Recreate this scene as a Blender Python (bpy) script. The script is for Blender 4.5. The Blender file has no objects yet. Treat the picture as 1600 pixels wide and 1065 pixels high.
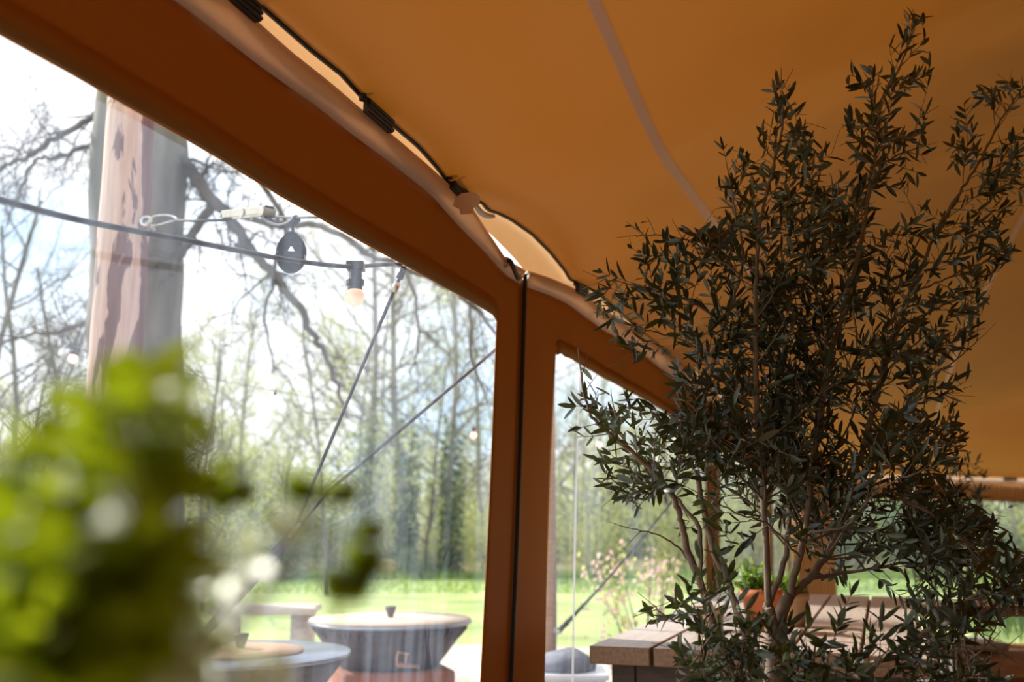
import bpy, math, random
from mathutils import Vector, Matrix, noise
from mathutils.geometry import tessellate_polygon
random.seed(7)
R = math.radians
scn = bpy.context.scene
col = scn.collection

# ------------------------------------------------------------------ camera
CAM_H, TILT = 1.5, R(10.7)
FPX = 1600 * 35 / 36
cd = bpy.data.cameras.new('camera')
cd.lens, cd.sensor_width, cd.clip_end, cd.clip_start = 35, 36, 400, .02
cam = bpy.data.objects.new('camera', cd)
col.objects.link(cam)
cam.location = (0, 0, CAM_H)
cam.rotation_euler = (R(90) + TILT, 0, 0)
cd.dof.use_dof = True
cd.dof.focus_distance = 2.45
cd.dof.aperture_fstop = 2.8
scn.camera = cam

# ------------------------------------------------------------------ sky, sun, exposure
scn.view_settings.view_transform = 'Standard'
scn.view_settings.look = 'None'
scn.view_settings.gamma = 1
scn.view_settings.use_curve_mapping = False
scn.view_settings.exposure = 0.4
SKY_STRENGTH, SUN_STRENGTH = 1.3, 6.0
SUN_DIR = Vector((-.74, .48, .60)).normalized()      # towards the sun

wd = bpy.data.worlds.new('sky')
scn.world = wd
wd.use_nodes = True
wn, wl = wd.node_tree.nodes, wd.node_tree.links
wn.clear()
wo = wn.new('ShaderNodeOutputWorld')
wb = wn.new('ShaderNodeBackground')
wb.inputs['Strength'].default_value = SKY_STRENGTH
tc = wn.new('ShaderNodeTexCoord')
mp = wn.new('ShaderNodeMapping')
mp.inputs['Scale'].default_value = (1, 1, 2.2)
nz = wn.new('ShaderNodeTexNoise')
nz.inputs['Scale'].default_value = 2.6
nz.inputs['Detail'].default_value = 6
rp = wn.new('ShaderNodeValToRGB')
rp.color_ramp.elements[0].position, rp.color_ramp.elements[0].color = .36, (.60, .79, 1.0, 1)
rp.color_ramp.elements[1].position, rp.color_ramp.elements[1].color = .52, (1.0, 1.0, 1.0, 1)
wl.new(tc.outputs['Generated'], mp.inputs[0])
wl.new(mp.outputs[0], nz.inputs['Vector'])
wl.new(nz.outputs[0], rp.inputs[0])
wl.new(rp.outputs[0], wb.inputs['Color'])
wl.new(wb.outputs[0], wo.inputs[0])

sl = bpy.data.lights.new('sun', 'SUN')
sl.energy, sl.angle, sl.color = SUN_STRENGTH, R(1.0), (1, .93, .82)
so = bpy.data.objects.new('sun', sl)
so.rotation_euler = (-SUN_DIR).to_track_quat('-Z', 'Y').to_euler()
so.location = SUN_DIR * 40
col.objects.link(so)

# ------------------------------------------------------------------ geometry of the place
A = R(20)                              # the side wall runs 20 degrees off the view axis
W = Vector((math.sin(A), math.cos(A), 0))
N = Vector((-math.cos(A), math.sin(A), 0))   # outwards
WALL_D, LEAN = 1.13, .045


def ray(px, py):
    x, y = (px - 800) / FPX, (532.5 - py) / FPX
    return Vector((x, math.cos(TILT) - y * math.sin(TILT), math.sin(TILT) + y * math.cos(TILT)))


def at(px, py, Y):
    d = ray(px, py)
    return Vector((0, 0, CAM_H)) + d * (Y / d.y)


def at_z(px, py, z):
    d = ray(px, py)
    return Vector((0, 0, CAM_H)) + d * ((z - CAM_H) / d.z)


def proj(p):
    q = p - Vector((0, 0, CAM_H))
    z = q.y * math.cos(TILT) + q.z * math.sin(TILT)
    if z < .05:
        return (-9999, -9999)
    return 800 + FPX * q.x / z, 532.5 - FPX * (-q.y * math.sin(TILT) + q.z * math.cos(TILT)) / z


def on_wall(px, py, off=0.0):
    d = ray(px, py)
    k = (WALL_D + off + LEAN * (2.3 - CAM_H)) / (N.dot(d) + LEAN * d.z)
    return Vector((0, 0, CAM_H)) + d * k


def wall_pt(s, z, off=0.0):
    return W * s + N * (WALL_D + LEAN * (2.3 - z) + off) + Vector((0, 0, z))


def interp(pts, x):
    if x <= pts[0][0]:
        return pts[0][1]
    for (x0, y0), (x1, y1) in zip(pts, pts[1:]):
        if x <= x1:
            return y0 + (y1 - y0) * (x - x0) / (x1 - x0)
    return pts[-1][1]


# ------------------------------------------------------------------ materials
def new_mat(name):
    m = bpy.data.materials.new(name)
    m.use_nodes = True
    nt = m.node_tree
    nt.nodes.clear()
    out = nt.nodes.new('ShaderNodeOutputMaterial')
    return m, nt, out


def noise_col(nt, c0, c1, scale=5, detail=4, stretch=(1, 1, 1), lo=.35, hi=.65, dist=0.0, coord='Object'):
    n, l = nt.nodes, nt.links
    t = n.new('ShaderNodeTexCoord')
    mpn = n.new('ShaderNodeMapping')
    mpn.inputs['Scale'].default_value = stretch
    z = n.new('ShaderNodeTexNoise')
    z.inputs['Scale'].default_value = scale
    z.inputs['Detail'].default_value = detail
    z.inputs['Distortion'].default_value = dist
    r = n.new('ShaderNodeValToRGB')
    r.color_ramp.elements[0].position, r.color_ramp.elements[0].color = lo, (*c0, 1)
    r.color_ramp.elements[1].position, r.color_ramp.elements[1].color = hi, (*c1, 1)
    l.new(t.outputs[coord], mpn.inputs[0])
    l.new(mpn.outputs[0], z.inputs['Vector'])
    l.new(z.outputs[0], r.inputs[0])
    return r, z


def mat(name, c0, c1=None, rough=.6, metal=0.0, scale=8, stretch=(1, 1, 1), bump=0.0, lo=.35, hi=.65, spec=.5, dist=0.0, detail=4):
    m, nt, out = new_mat(name)
    b = nt.nodes.new('ShaderNodeBsdfPrincipled')
    b.inputs['Roughness'].default_value = rough
    b.inputs['Metallic'].default_value = metal
    b.inputs['Specular IOR Level'].default_value = spec
    r, z = noise_col(nt, c0, c1 or tuple(x * .8 for x in c0), scale, detail, stretch, lo, hi, dist)
    nt.links.new(r.outputs[0], b.inputs['Base Color'])
    if bump:
        bp = nt.nodes.new('ShaderNodeBump')
        bp.inputs['Strength'].default_value = bump
        bp.inputs['Distance'].default_value = .01
        nt.links.new(z.outputs[0], bp.inputs['Height'])
        nt.links.new(bp.outputs[0], b.inputs['Normal'])
    nt.links.new(b.outputs[0], out.inputs[0])
    return m


def cloth_mat(name, c0, c1, trans, tcol, scale=1.2, weave=0.0, gloss=.06):
    """canvas: diffuse with a share of light passing through"""
    m, nt, out = new_mat(name)
    n, l = nt.nodes, nt.links
    r, z = noise_col(nt, c0, c1, scale, 3, (1, 1, 1), .3, .7)
    d = n.new('ShaderNodeBsdfDiffuse')
    t = n.new('ShaderNodeBsdfTranslucent')
    t.inputs['Color'].default_value = (*tcol, 1)
    g = n.new('ShaderNodeBsdfGlossy')
    g.inputs['Roughness'].default_value = .45
    g.inputs['Color'].default_value = (.9, .8, .7, 1)
    mx = n.new('ShaderNodeMixShader')
    mx.inputs[0].default_value = trans
    mg = n.new('ShaderNodeMixShader')
    mg.inputs[0].default_value = gloss
    l.new(r.outputs[0], d.inputs[0])
    l.new(d.outputs[0], mx.inputs[1])
    l.new(t.outputs[0], mx.inputs[2])
    l.new(mx.outputs[0], mg.inputs[1])
    l.new(g.outputs[0], mg.inputs[2])
    if weave:
        wv = n.new('ShaderNodeTexWave')
        wv.inputs['Scale'].default_value = 140
        bp = n.new('ShaderNodeBump')
        bp.inputs['Strength'].default_value = weave
        bp.inputs['Distance'].default_value = .002
        t2 = n.new('ShaderNodeTexCoord')
        l.new(t2.outputs['Object'], wv.inputs[0])
        l.new(wv.outputs[0], bp.inputs['Height'])
        l.new(bp.outputs[0], d.inputs['Normal'])
    l.new(mg.outputs[0], out.inputs[0])
    return m


def leaf_mat(name, front, back, trans, tcol, rough=.4, spec=.5):
    m, nt, out = new_mat(name)
    n, l = nt.nodes, nt.links
    geo = n.new('ShaderNodeNewGeometry')
    mixc = n.new('ShaderNodeMix')
    mixc.data_type = 'RGBA'
    mixc.inputs[6].default_value = (*front, 1)
    mixc.inputs[7].default_value = (*back, 1)
    l.new(geo.outputs['Backfacing'], mixc.inputs[0])
    b = n.new('ShaderNodeBsdfPrincipled')
    b.inputs['Roughness'].default_value = rough
    b.inputs['Specular IOR Level'].default_value = spec
    l.new(mixc.outputs[2], b.inputs['Base Color'])
    t = n.new('ShaderNodeBsdfTranslucent')
    t.inputs[0].default_value = (*tcol, 1)
    mx = n.new('ShaderNodeMixShader')
    mx.inputs[0].default_value = trans
    l.new(b.outputs[0], mx.inputs[1])
    l.new(t.outputs[0], mx.inputs[2])
    l.new(mx.outputs[0], out.inputs[0])
    return m


def vinyl_mat():
    """clear vinyl: mostly transparent, scuffed and streaked so that sunlight hazes it"""
    m, nt, out = new_mat('clear_vinyl')
    n, l = nt.nodes, nt.links
    t = n.new('ShaderNodeTexCoord')
    m1 = n.new('ShaderNodeMapping')
    m1.inputs['Scale'].default_value = (9, 9, .45)
    z1 = n.new('ShaderNodeTexNoise')
    z1.inputs['Scale'].default_value = 2.2
    z1.inputs['Detail'].default_value = 5
    z2 = n.new('ShaderNodeTexNoise')
    z2.inputs['Scale'].default_value = 1.3
    z2.inputs['Detail'].default_value = 3
    l.new(t.outputs['Object'], m1.inputs[0])
    l.new(m1.outputs[0], z1.inputs['Vector'])
    l.new(t.outputs['Object'], z2.inputs['Vector'])
    mul = n.new('ShaderNodeMath')
    mul.operation = 'MULTIPLY'
    l.new(z1.outputs[0], mul.inputs[0])
    l.new(z2.outputs[0], mul.inputs[1])
    mr = n.new('ShaderNodeMapRange')
    mr.inputs[1].default_value, mr.inputs[2].default_value = .12, .42
    mr.inputs[3].default_value, mr.inputs[4].default_value = HAZE_LO, HAZE_HI
    l.new(mul.outputs[0], mr.inputs[0])
    tr = n.new('ShaderNodeBsdfTransparent')
    tr.inputs[0].default_value = (.95, .97, 1, 1)
    tl = n.new('ShaderNodeBsdfTranslucent')
    tl.inputs[0].default_value = (.60, .74, 1, 1)
    df = n.new('ShaderNodeBsdfDiffuse')
    df.inputs[0].default_value = (.7, .72, .75, 1)
    hz = n.new('ShaderNodeMixShader')
    hz.inputs[0].default_value = .25
    l.new(tl.outputs[0], hz.inputs[1])
    l.new(df.outputs[0], hz.inputs[2])
    a = n.new('ShaderNodeMixShader')
    l.new(mr.outputs[0], a.inputs[0])
    l.new(tr.outputs[0], a.inputs[1])
    l.new(hz.outputs[0], a.inputs[2])
    gl = n.new('ShaderNodeBsdfGlossy')
    gl.inputs['Roughness'].default_value = .08
    lw = n.new('ShaderNodeLayerWeight')
    lw.inputs[0].default_value = .12
    g2 = n.new('ShaderNodeMath')
    g2.operation = 'MULTIPLY'
    g2.inputs[1].default_value = .5
    l.new(lw.outputs['Fresnel'], g2.inputs[0])
    f = n.new('ShaderNodeMixShader')
    l.new(g2.outputs[0], f.inputs[0])
    l.new(a.outputs[0], f.inputs[1])
    l.new(gl.outputs[0], f.inputs[2])
    l.new(f.outputs[0], out.inputs[0])
    return m


HAZE_LO, HAZE_HI = .012, .135
M = {}
M['roof'] = cloth_mat('roof_canvas', (.27, .130, .058), (.245, .116, .050), .10, (.70, .215, .012), 1.1)
M['wall'] = cloth_mat('wall_canvas', (.40, .17, .032), (.37, .155, .028), .13, (.60, .23, .012), 2.0)
M['hem'] = cloth_mat('hem_canvas', (.88, .70, .55), (.84, .66, .50), .30, (.85, .60, .42), 3.0)
M['cord'] = cloth_mat('cord_sleeve', (.90, .72, .58), (.86, .68, .54), .40, (.9, .66, .48), 3.0)
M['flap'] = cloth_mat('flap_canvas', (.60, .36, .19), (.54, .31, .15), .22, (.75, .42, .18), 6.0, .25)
M['tape'] = cloth_mat('seam_tape', (.80, .52, .33), (.76, .48, .30), .12, (.85, .5, .25), 3.0)
M['vinyl'] = vinyl_mat()
M['weld'] = cloth_mat('vinyl_weld', (.8, .82, .85), (.7, .72, .76), .5, (.9, .92, .95), 3.0)
M['black'] = mat('black_plastic', (.012, .011, .012), (.02, .018, .018), .45)
M['blackweb'] = mat('black_webbing', (.03, .032, .045), (.055, .06, .08), .8, scale=60, stretch=(1, 1, 4), bump=.3)
M['rope'] = mat('rope_braid', (.035, .03, .035), (.09, .08, .085), .8, scale=90, bump=.5)
M['cable'] = mat('rubber_cable', (.02, .022, .03), (.035, .036, .045), .55)
M['steel'] = mat('zinc_steel', (.62, .62, .62), (.45, .45, .46), .32, 1.0, scale=20)
M['brass'] = mat('eyelet_metal', (.7, .62, .5), (.5, .45, .38), .35, 1.0)
M['dullsteel'] = mat('dull_steel', (.20, .20, .165), (.27, .26, .21), .6, .4, scale=30)
M['bark'] = mat('grey_bark', (.11, .095, .08), (.19, .17, .14), .9, scale=3, stretch=(1.5, 1.5, .35), bump=.6)
M['twig'] = mat('bare_twig', (.085, .07, .06), (.15, .125, .105), .9, scale=2)
M['lightbark'] = mat('pale_bark', (.20, .17, .145), (.30, .26, .22), .9, scale=2, stretch=(1.5, 1.5, .3))
M['spring'] = leaf_mat('spring_leaf', (.33, .36, .12), (.36, .39, .15), .5, (.60, .62, .22), .6)
M['ivy'] = leaf_mat('ivy_leaf', (.045, .085, .03), (.06, .10, .04), .25, (.15, .25, .05), .5)
M['olive'] = leaf_mat('olive_leaf', (.020, .027, .012), (.060, .068, .038), .08, (.14, .18, .03), .32, .5)
M['olivebark'] = mat('olive_bark', (.14, .095, .065), (.22, .16, .11), .85, scale=30, bump=.4)
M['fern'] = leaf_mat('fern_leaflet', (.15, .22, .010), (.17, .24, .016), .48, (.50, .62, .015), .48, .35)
M['fernglare'] = leaf_mat('glare_fern_leaflet', (.52, .60, .40), (.55, .62, .44), .45, (.72, .78, .48), .35, .6)  # sun glare on the leaflets put into a whiter leaf colour
M['fernstem'] = mat('fern_stem', (.10, .12, .03), (.16, .12, .05), .6)
M['terracotta'] = mat('terracotta', (.66, .20, .07), (.55, .15, .05), .7, scale=6)
M['tanpot'] = mat('tan_ceramic', (.55, .36, .2), (.46, .29, .15), .7, scale=6)
M['soil'] = mat('soil', (.03, .02, .015), (.06, .04, .03), .95, scale=40, bump=.6)
M['herb'] = leaf_mat('herb_leaf', (.12, .24, .03), (.16, .26, .06), .4, (.35, .55, .06), .5)
M['wood'] = mat('oiled_wood', (.23, .115, .06), (.34, .185, .10), .5, scale=6, stretch=(1, 14, 14), bump=.12, spec=.6)
M['woodlit'] = mat('sunlit_wood_top', (.50, .41, .35), (.62, .53, .46), .38, scale=6, stretch=(1, 14, 14), bump=.08, spec=.6)  # sunlight and sky sheen put into the colour of the plank tops
M['woodend'] = mat('wood_end', (.20, .09, .045), (.28, .14, .075), .6, scale=22, bump=.2)
M['oldwood'] = mat('weathered_wood', (.42, .36, .28), (.58, .50, .40), .8, scale=5, stretch=(1, 8, 8), bump=.3)
M['darkwood'] = mat('dark_wood', (.06, .035, .025), (.10, .06, .04), .6, scale=6, stretch=(1, 8, 8))
M['tanwood'] = mat('tan_wood', (.45, .25, .13), (.55, .33, .19), .6, scale=6, stretch=(1, 8, 8))
M['whitepaint'] = mat('white_paint', (.80, .82, .86), (.70, .72, .78), .35, scale=6)
M['castiron'] = mat('dark_steel', (.055, .045, .05), (.11, .085, .085), .6, .3, scale=9, bump=.3)
M['bluesteel'] = mat('blued_steel', (.36, .39, .46), (.26, .28, .34), .3, .7, scale=4)
M['rust'] = mat('rusted_steel', (.27, .085, .035), (.38, .15, .075), .8, scale=7, bump=.3)
M['lid'] = mat('lid_plate', (.58, .43, .30), (.66, .53, .40), .6, scale=4)
M['rustlid'] = mat('rusty_lid_plate', (.50, .27, .16), (.58, .35, .22), .6, scale=4)
M['copper'] = mat('bare_metal_logo', (.75, .50, .36), (.68, .44, .3), .5, .2)
M['lawn'] = mat('lawn_grass', (.30, .38, .12), (.44, .50, .20), .9, scale=.9, bump=.0, detail=8, lo=.3, hi=.7, spec=.1)
M['grass'] = leaf_mat('grass_blade', (.14, .24, .035), (.16, .26, .04), .4, (.30, .45, .06), .7)
M['litter'] = mat('forest_floor', (.16, .15, .055), (.27, .22, .11), .95, scale=1.4, detail=8, spec=.1)
M['gravel'] = mat('pale_gravel', (.50, .42, .34), (.62, .54, .46), .95, scale=14, detail=8, bump=.4, spec=.1)
M['deck'] = mat('trodden_floor', (.16, .14, .12), (.22, .19, .165), .85, scale=3, detail=6)
M['grey'] = mat('grey_stone', (.13, .14, .17), (.24, .25, .29), .8, scale=10, bump=.4)
M['reflection_blossom'] = leaf_mat('reflection_blossom', (.70, .50, .45), (.72, .55, .5), .4, (.8, .55, .5), .6)  # pink of the vinyl reflections, given to the added shrub
M['pad'] = mat('metal_pad', (.72, .74, .78), (.62, .64, .68), .3, .2)


def pole_mat():
    m, nt, out = new_mat('stripped_log')
    n, l = nt.nodes, nt.links
    b = n.new('ShaderNodeBsdfPrincipled')
    b.inputs['Roughness'].default_value = .8
    r1, z1 = noise_col(nt, (.19, .105, .10), (.60, .43, .36), 5.0, 5, (1.8, 1.8, .42), .485, .503, .6)
    r2, z2 = noise_col(nt, (.72, .66, .64), (1, 1, 1), 14, 5, (3, 3, .25), .3, .7)
    mx = n.new('ShaderNodeMix')
    mx.data_type = 'RGBA'
    mx.blend_type = 'MULTIPLY'
    mx.inputs[0].default_value = 1
    l.new(r1.outputs[0], mx.inputs[6])
    l.new(r2.outputs[0], mx.inputs[7])
    l.new(mx.outputs[2], b.inputs['Base Color'])
    bp = n.new('ShaderNodeBump')
    bp.inputs['Strength'].default_value = .7
    bp.inputs['Distance'].default_value = .01
    l.new(r1.outputs[0], bp.inputs['Height'])
    l.new(bp.outputs[0], b.inputs['Normal'])
    l.new(b.outputs[0], out.inputs[0])
    return m


M['log'] = pole_mat()


def bulb_mat():
    m, nt, out = new_mat('bulb_glass')
    n, l = nt.nodes, nt.links
    e = n.new('ShaderNodeEmission')
    e.inputs[0].default_value = (1, .72, .48, 1)
    e.inputs[1].default_value = 1.0
    g = n.new('ShaderNodeBsdfGlossy')
    g.inputs['Roughness'].default_value = .15
    t = n.new('ShaderNodeBsdfTranslucent')
    t.inputs[0].default_value = (.88, .76, .68, 1)
    a = n.new('ShaderNodeMixShader')
    a.inputs[0].default_value = .2
    b = n.new('ShaderNodeAddShader')
    l.new(t.outputs[0], a.inputs[1])
    l.new(g.outputs[0], a.inputs[2])
    e.inputs[1].default_value = .12
    l.new(a.outputs[0], b.inputs[0])
    l.new(e.outputs[0], b.inputs[1])
    l.new(b.outputs[0], out.inputs[0])
    return m


M['bulb'] = bulb_mat()
M['glow'] = bulb_mat()
M['glow'].name = 'bulb_filament_glow'
for _n in M['glow'].node_tree.nodes:
    if _n.type == 'EMISSION':
        _n.inputs[0].default_value = (1, .40, .26, 1)
        _n.inputs[1].default_value = 1.3


# ------------------------------------------------------------------ mesh helpers
class MB:
    def __init__(s):
        s.v, s.f = [], []

    def tube(s, pts, rad, n=6, cap=True):
        pts = [Vector(p) for p in pts]
        if not isinstance(rad, (list, tuple)):
            rad = [rad] * len(pts)
        b = len(s.v)
        up = None
        for i, p in enumerate(pts):
            t = pts[min(i + 1, len(pts) - 1)] - pts[max(i - 1, 0)]
            if t.length < 1e-9:
                t = Vector((0, 0, 1))
            t.normalize()
            if up is None:
                up = t.orthogonal().normalized()
            else:
                up = up - t * up.dot(t)
                up = up.normalized() if up.length > 1e-6 else t.orthogonal().normalized()
            sd = t.cross(up)
            for k in range(n):
                a = 2 * math.pi * k / n
                q = p + (up * math.cos(a) + sd * math.sin(a)) * rad[i]
                s.v.append(q[:])
        for i in range(len(pts) - 1):
            for k in range(n):
                a0 = b + i * n + k
                a1 = b + i * n + (k + 1) % n
                s.f.append((a0, a1, a1 + n, a0 + n))
        if cap and n > 2:
            s.f.append(tuple(b + k for k in reversed(range(n))))
            e = b + (len(pts) - 1) * n
            s.f.append(tuple(e + k for k in range(n)))
        return s

    def box(s, c, size, axes=None, taper=1.0):
        ax = axes or (Vector((1, 0, 0)), Vector((0, 1, 0)), Vector((0, 0, 1)))
        b = len(s.v)
        for dz in (-.5, .5):
            k = taper if dz < 0 else 1
            for dx, dy in ((-.5, -.5), (.5, -.5), (.5, .5), (-.5, .5)):
                s.v.append((Vector(c) + ax[0] * dx * size[0] * k + ax[1] * dy * size[1] * k + ax[2] * dz * size[2])[:])
        for q in ((3, 2, 1, 0), (4, 5, 6, 7), (0, 1, 5, 4), (1, 2, 6, 5), (2, 3, 7, 6), (3, 0, 4, 7)):
            s.f.append(tuple(b + i for i in q))
        return s

    def lathe(s, prof, c=(0, 0, 0), n=32, close=True):
        c = Vector(c)
        b = len(s.v)
        for r, z in prof:
            for k in range(n):
                a = 2 * math.pi * k / n
                s.v.append((c.x + r * math.cos(a), c.y + r * math.sin(a), c.z + z))
        for i in range(len(prof) - 1):
            for k in range(n):
                a0 = b + i * n + k
                a1 = b + i * n + (k + 1) % n
                s.f.append((a0, a1, a1 + n, a0 + n))
        if close:
            s.f.append(tuple(b + k for k in reversed(range(n))))
            e = b + (len(prof) - 1) * n
            s.f.append(tuple(e + k for k in range(n)))
        return s

    def torus(s, c, u, v, R0, r0, n=16, m=8, squash=1.0):
        c, u, v = Vector(c), Vector(u).normalized(), Vector(v).normalized()
        w = u.cross(v)
        b = len(s.v)
        for i in range(n):
            a = 2 * math.pi * i / n
            d = u * math.cos(a) + v * math.sin(a) * squash
            for k in range(m):
                e = 2 * math.pi * k / m
                s.v.append((c + d * (R0 + r0 * math.cos(e)) + w * r0 * math.sin(e))[:])
        for i in range(n):
            for k in range(m):
                s.f.append((b + i * m + k, b + ((i + 1) % n) * m + k, b + ((i + 1) % n) * m + (k + 1) % m, b + i * m + (k + 1) % m))
        return s

    def grid(s, fn, nu, nv):
        b = len(s.v)
        for i in range(nu + 1):
            for j in range(nv + 1):
                s.v.append(tuple(fn(i / nu, j / nv)))
        for i in range(nu):
            for j in range(nv):
                a = b + i * (nv + 1) + j
                s.f.append((a, a + nv + 1, a + nv + 2, a + 1))
        return s

    def leaf(s, p, d, nrm, ln, wd, curl=.12, fold=.25):
        """pointed leaf with a folded midrib: 8 triangles' worth of faces"""
        d = d.normalized()
        sd = d.cross(nrm)
        if sd.length < 1e-5:
            sd = d.orthogonal()
        sd.normalize()
        up = sd.cross(d)
        b = len(s.v)
        for t, w in ((0, .08), (.24, .84), (.52, 1.0), (.80, .72), (1, .06)):
            c = p + d * (ln * t) - up * (curl * ln * t * t)
            o = up * (fold * wd * .5 * w)
            s.v.extend(((c - sd * (wd * .5 * w) + o)[:], c[:], (c + sd * (wd * .5 * w) + o)[:]))
        for i in range(4):
            k = b + i * 3
            s.f.append((k, k + 1, k + 4, k + 3))
            s.f.append((k + 1, k + 2, k + 5, k + 4))
        return s

    def card(s, p, d, sd, ln, wd):
        b = len(s.v)
        s.v.extend((p[:], (p + d * (ln * .5) + sd * (wd * .5))[:], (p + d * ln)[:], (p + d * (ln * .5) - sd * (wd * .5))[:]))
        s.f.append((b, b + 1, b + 2, b + 3))
        return s

    def mesh(s, name, m, smooth=True):
        me = bpy.data.meshes.new(name)
        me.from_pydata(s.v, [], s.f)
        if smooth:
            me.polygons.foreach_set('use_smooth', [True] * len(me.polygons))
        me.materials.append(m)
        me.update()
        return me


def link(name, me, parent=None, loc=None):
    o = bpy.data.objects.new(name, me)
    col.objects.link(o)
    if parent is not None:
        o.parent = parent
    if loc is not None:
        o.location = loc
    return o


def part(name, mb, m, parent=None, smooth=True, mods=True, **props):
    """world-space geometry; under a parent it is moved into the parent's own space"""
    if parent is not None:
        o0 = world_loc(parent)
        mb.v = [(x - o0.x, y - o0.y, z - o0.z) for x, y, z in mb.v]
    o = link(name, mb.mesh(name, m, smooth), parent)
    for k, v in props.items():
        o[k] = v
    return o


def world_loc(o):
    p = Vector((0, 0, 0))
    while o is not None:
        p += o.location
        o = o.parent
    return p


def bevel(o, w=.004, seg=2):
    b = o.modifiers.new('bevel', 'BEVEL')
    b.width, b.segments, b.limit_method = w, seg, 'ANGLE'
    return o


def solid(o, t, offset=0):
    b = o.modifiers.new('thickness', 'SOLIDIFY')
    b.thickness, b.offset = t, offset
    return o


def thing(name, loc, label, cat, group=None):
    o = bpy.data.objects.new(name, None)
    o.empty_display_size = .1
    col.objects.link(o)
    o.location = loc
    return tag(o, label, cat, group)


def tag(o, label, cat, group=None, kind=None):
    o['label'], o['category'] = label, cat
    if group:
        o['group'] = group
    if kind:
        o['kind'] = kind
    return o


def structure(o, label=None):
    o['kind'] = 'structure'
    if label:
        o['label'] = label
    return o


def smooth_path(pts, n=6):
    pts = [Vector(p) for p in pts]
    out = []
    for i in range(len(pts) - 1):
        p0, p1, p2, p3 = pts[max(i - 1, 0)], pts[i], pts[i + 1], pts[min(i + 2, len(pts) - 1)]
        for k in range(n):
            t = k / n
            out.append(.5 * ((2 * p1) + (p2 - p0) * t + (2 * p0 - 5 * p1 + 4 * p2 - p3) * t * t + (3 * p1 - p0 - 3 * p2 + p3) * t ** 3))
    out.append(pts[-1])
    return out


def rvec(k=1.0):
    return Vector((random.gauss(0, 1), random.gauss(0, 1), random.gauss(0, 1))).normalized() * k


# ================================================================== GROUND
def rise(x, y):
    d = max(0, y - 34)
    return .012 * d + .5 * noise.noise((x * .05, y * .05, 0)) * min(1, d / 15)


g = MB().grid(lambda u, v: (-90 + 190 * u, -30 + 160 * v, rise(-90 + 190 * u, -30 + 160 * v) - .005), 60, 60)
structure(part('ground', g, M['lawn'], None), 'sunlit mown lawn stretching from the tent to the wood')
gv = MB()
ring = []
for k in range(48):
    a = 2 * math.pi * k / 48
    rr = 1 + .13 * noise.noise((math.cos(a) * 1.5, math.sin(a) * 1.5, 3))
    ring.append((-1.5 + 8.6 * rr * math.cos(a), 5.5 + 8.0 * rr * math.sin(a)))
gv.v = [(x, y, .012) for x, y in ring]
gv.f = [tuple(range(48))]
structure(part('ground_gravel', gv, M['gravel'], None, False), 'pale gravel yard around the round griddles')
ff = MB().grid(lambda u, v: (-90 + 190 * u, 31.5 + 90 * v, rise(-90 + 190 * u, 31.5 + 90 * v) + .02 + .25 * (noise.noise((u * 60, v * 30, 1)) * .5 + .2)), 90, 40)
structure(part('ground_woodland', ff, M['litter'], None), 'brown and green woodland floor under the bare trees')

# tent floor
fl = MB()
c4 = [W * -5 + N * (WALL_D + .1), W * 14.35 + N * (WALL_D + .1), W * 14.35 - N * 8.5, W * -5 - N * 8.5]
fl.v = [(p.x, p.y, z) for z in (.0, .03) for p in c4]
fl.f = [(3, 2, 1, 0), (4, 5, 6, 7), (0, 1, 5, 4), (1, 2, 6, 5), (2, 3, 7, 6), (3, 0, 4, 7)]
structure(part('floor', fl, M['deck'], None, False))

# ================================================================== TENT: outline of the side wall, read off along its length
LOW_PX = [(300, 9), (364, 56), (488, 146), (600, 233), (676, 297), (718, 347), (755, 385), (793, 422), (819, 438), (858, 453), (885, 466), (923, 493), (998, 545), (1036, 572), (1092, 611)]
UP_PX = [(356, 6), (450, 86), (559, 173), (604, 212), (694, 291), (727, 327), (751, 364.5), (781, 404), (810, 421), (849, 434), (884, 448), (913, 463), (938, 482), (998, 523), (1036, 551)]
ARC_PX = [(394, 6), (480, 81), (525, 116), (559, 154), (608, 197), (646, 229), (676, 263), (698, 293), (748, 318), (755, 328), (770, 332), (793, 343), (826, 366), (853, 393), (877, 423), (884, 436), (912, 448), (938, 465), (979, 500), (987, 512), (994, 515), (1017, 532), (1032, 547), (1066, 575)]


def sz(pxs):
    r = []
    for p in pxs:
        q = on_wall(*p)
        r.append((W.dot(q), q.z))
    return r


def ext(prof, z_far, before):
    return [(-6, before), (prof[0][0] - .6, prof[0][1])] + prof + [(8.5, prof[-1][1]), (14.3, z_far)]


LOW = ext(sz(LOW_PX), 2.17, 2.44)
UP = ext(sz(UP_PX), 2.23, 2.495)
ARC0 = sz(ARC_PX)
CLIPS = [-2.9, -2.2, -1.5, -.8, -.1, .55, 1.0, 1.47, 2.065, 2.60, 3.84, 4.88, 5.60, 6.4, 7.2, 8.0, 8.8, 9.6, 10.4, 11.2, 12.0, 12.8, 13.6]


def up_z(s):
    return interp(UP, s)


def low_z(s):
    return interp(LOW, s)


def arc_z(s):
    if ARC0[0][0] < s < ARC0[-1][0]:
        return interp(ARC0, s)
    for a, b in zip(CLIPS, CLIPS[1:]):
        if a <= s <= b:
            k = (s - a) / (b - a)
            return up_z(s) + .012 + .045 * 4 * k * (1 - k)
    return up_z(s) + .01


WIN_TOP = [(-6, 2.20), (.985, 2.19), (2.985, 2.179), (5.93, 2.167), (8, 2.15), (14.3, 1.93)]
WINS = [(-4.9, -1.5), (-.95, 2.975), (3.62, 7.25), (7.85, 11.5), (11.95, 13.9)]


def win_z(s):
    z = interp(WIN_TOP, s)
    for a, b in WINS:                      # rounded upper corners
        for e, sg in ((a, 1), (b, -1)):
            d = (s - e) * sg
            if 0 <= d < .018:
                z -= .018 - math.sqrt(max(0, .018 ** 2 - (.018 - d) ** 2))
    return z


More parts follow.
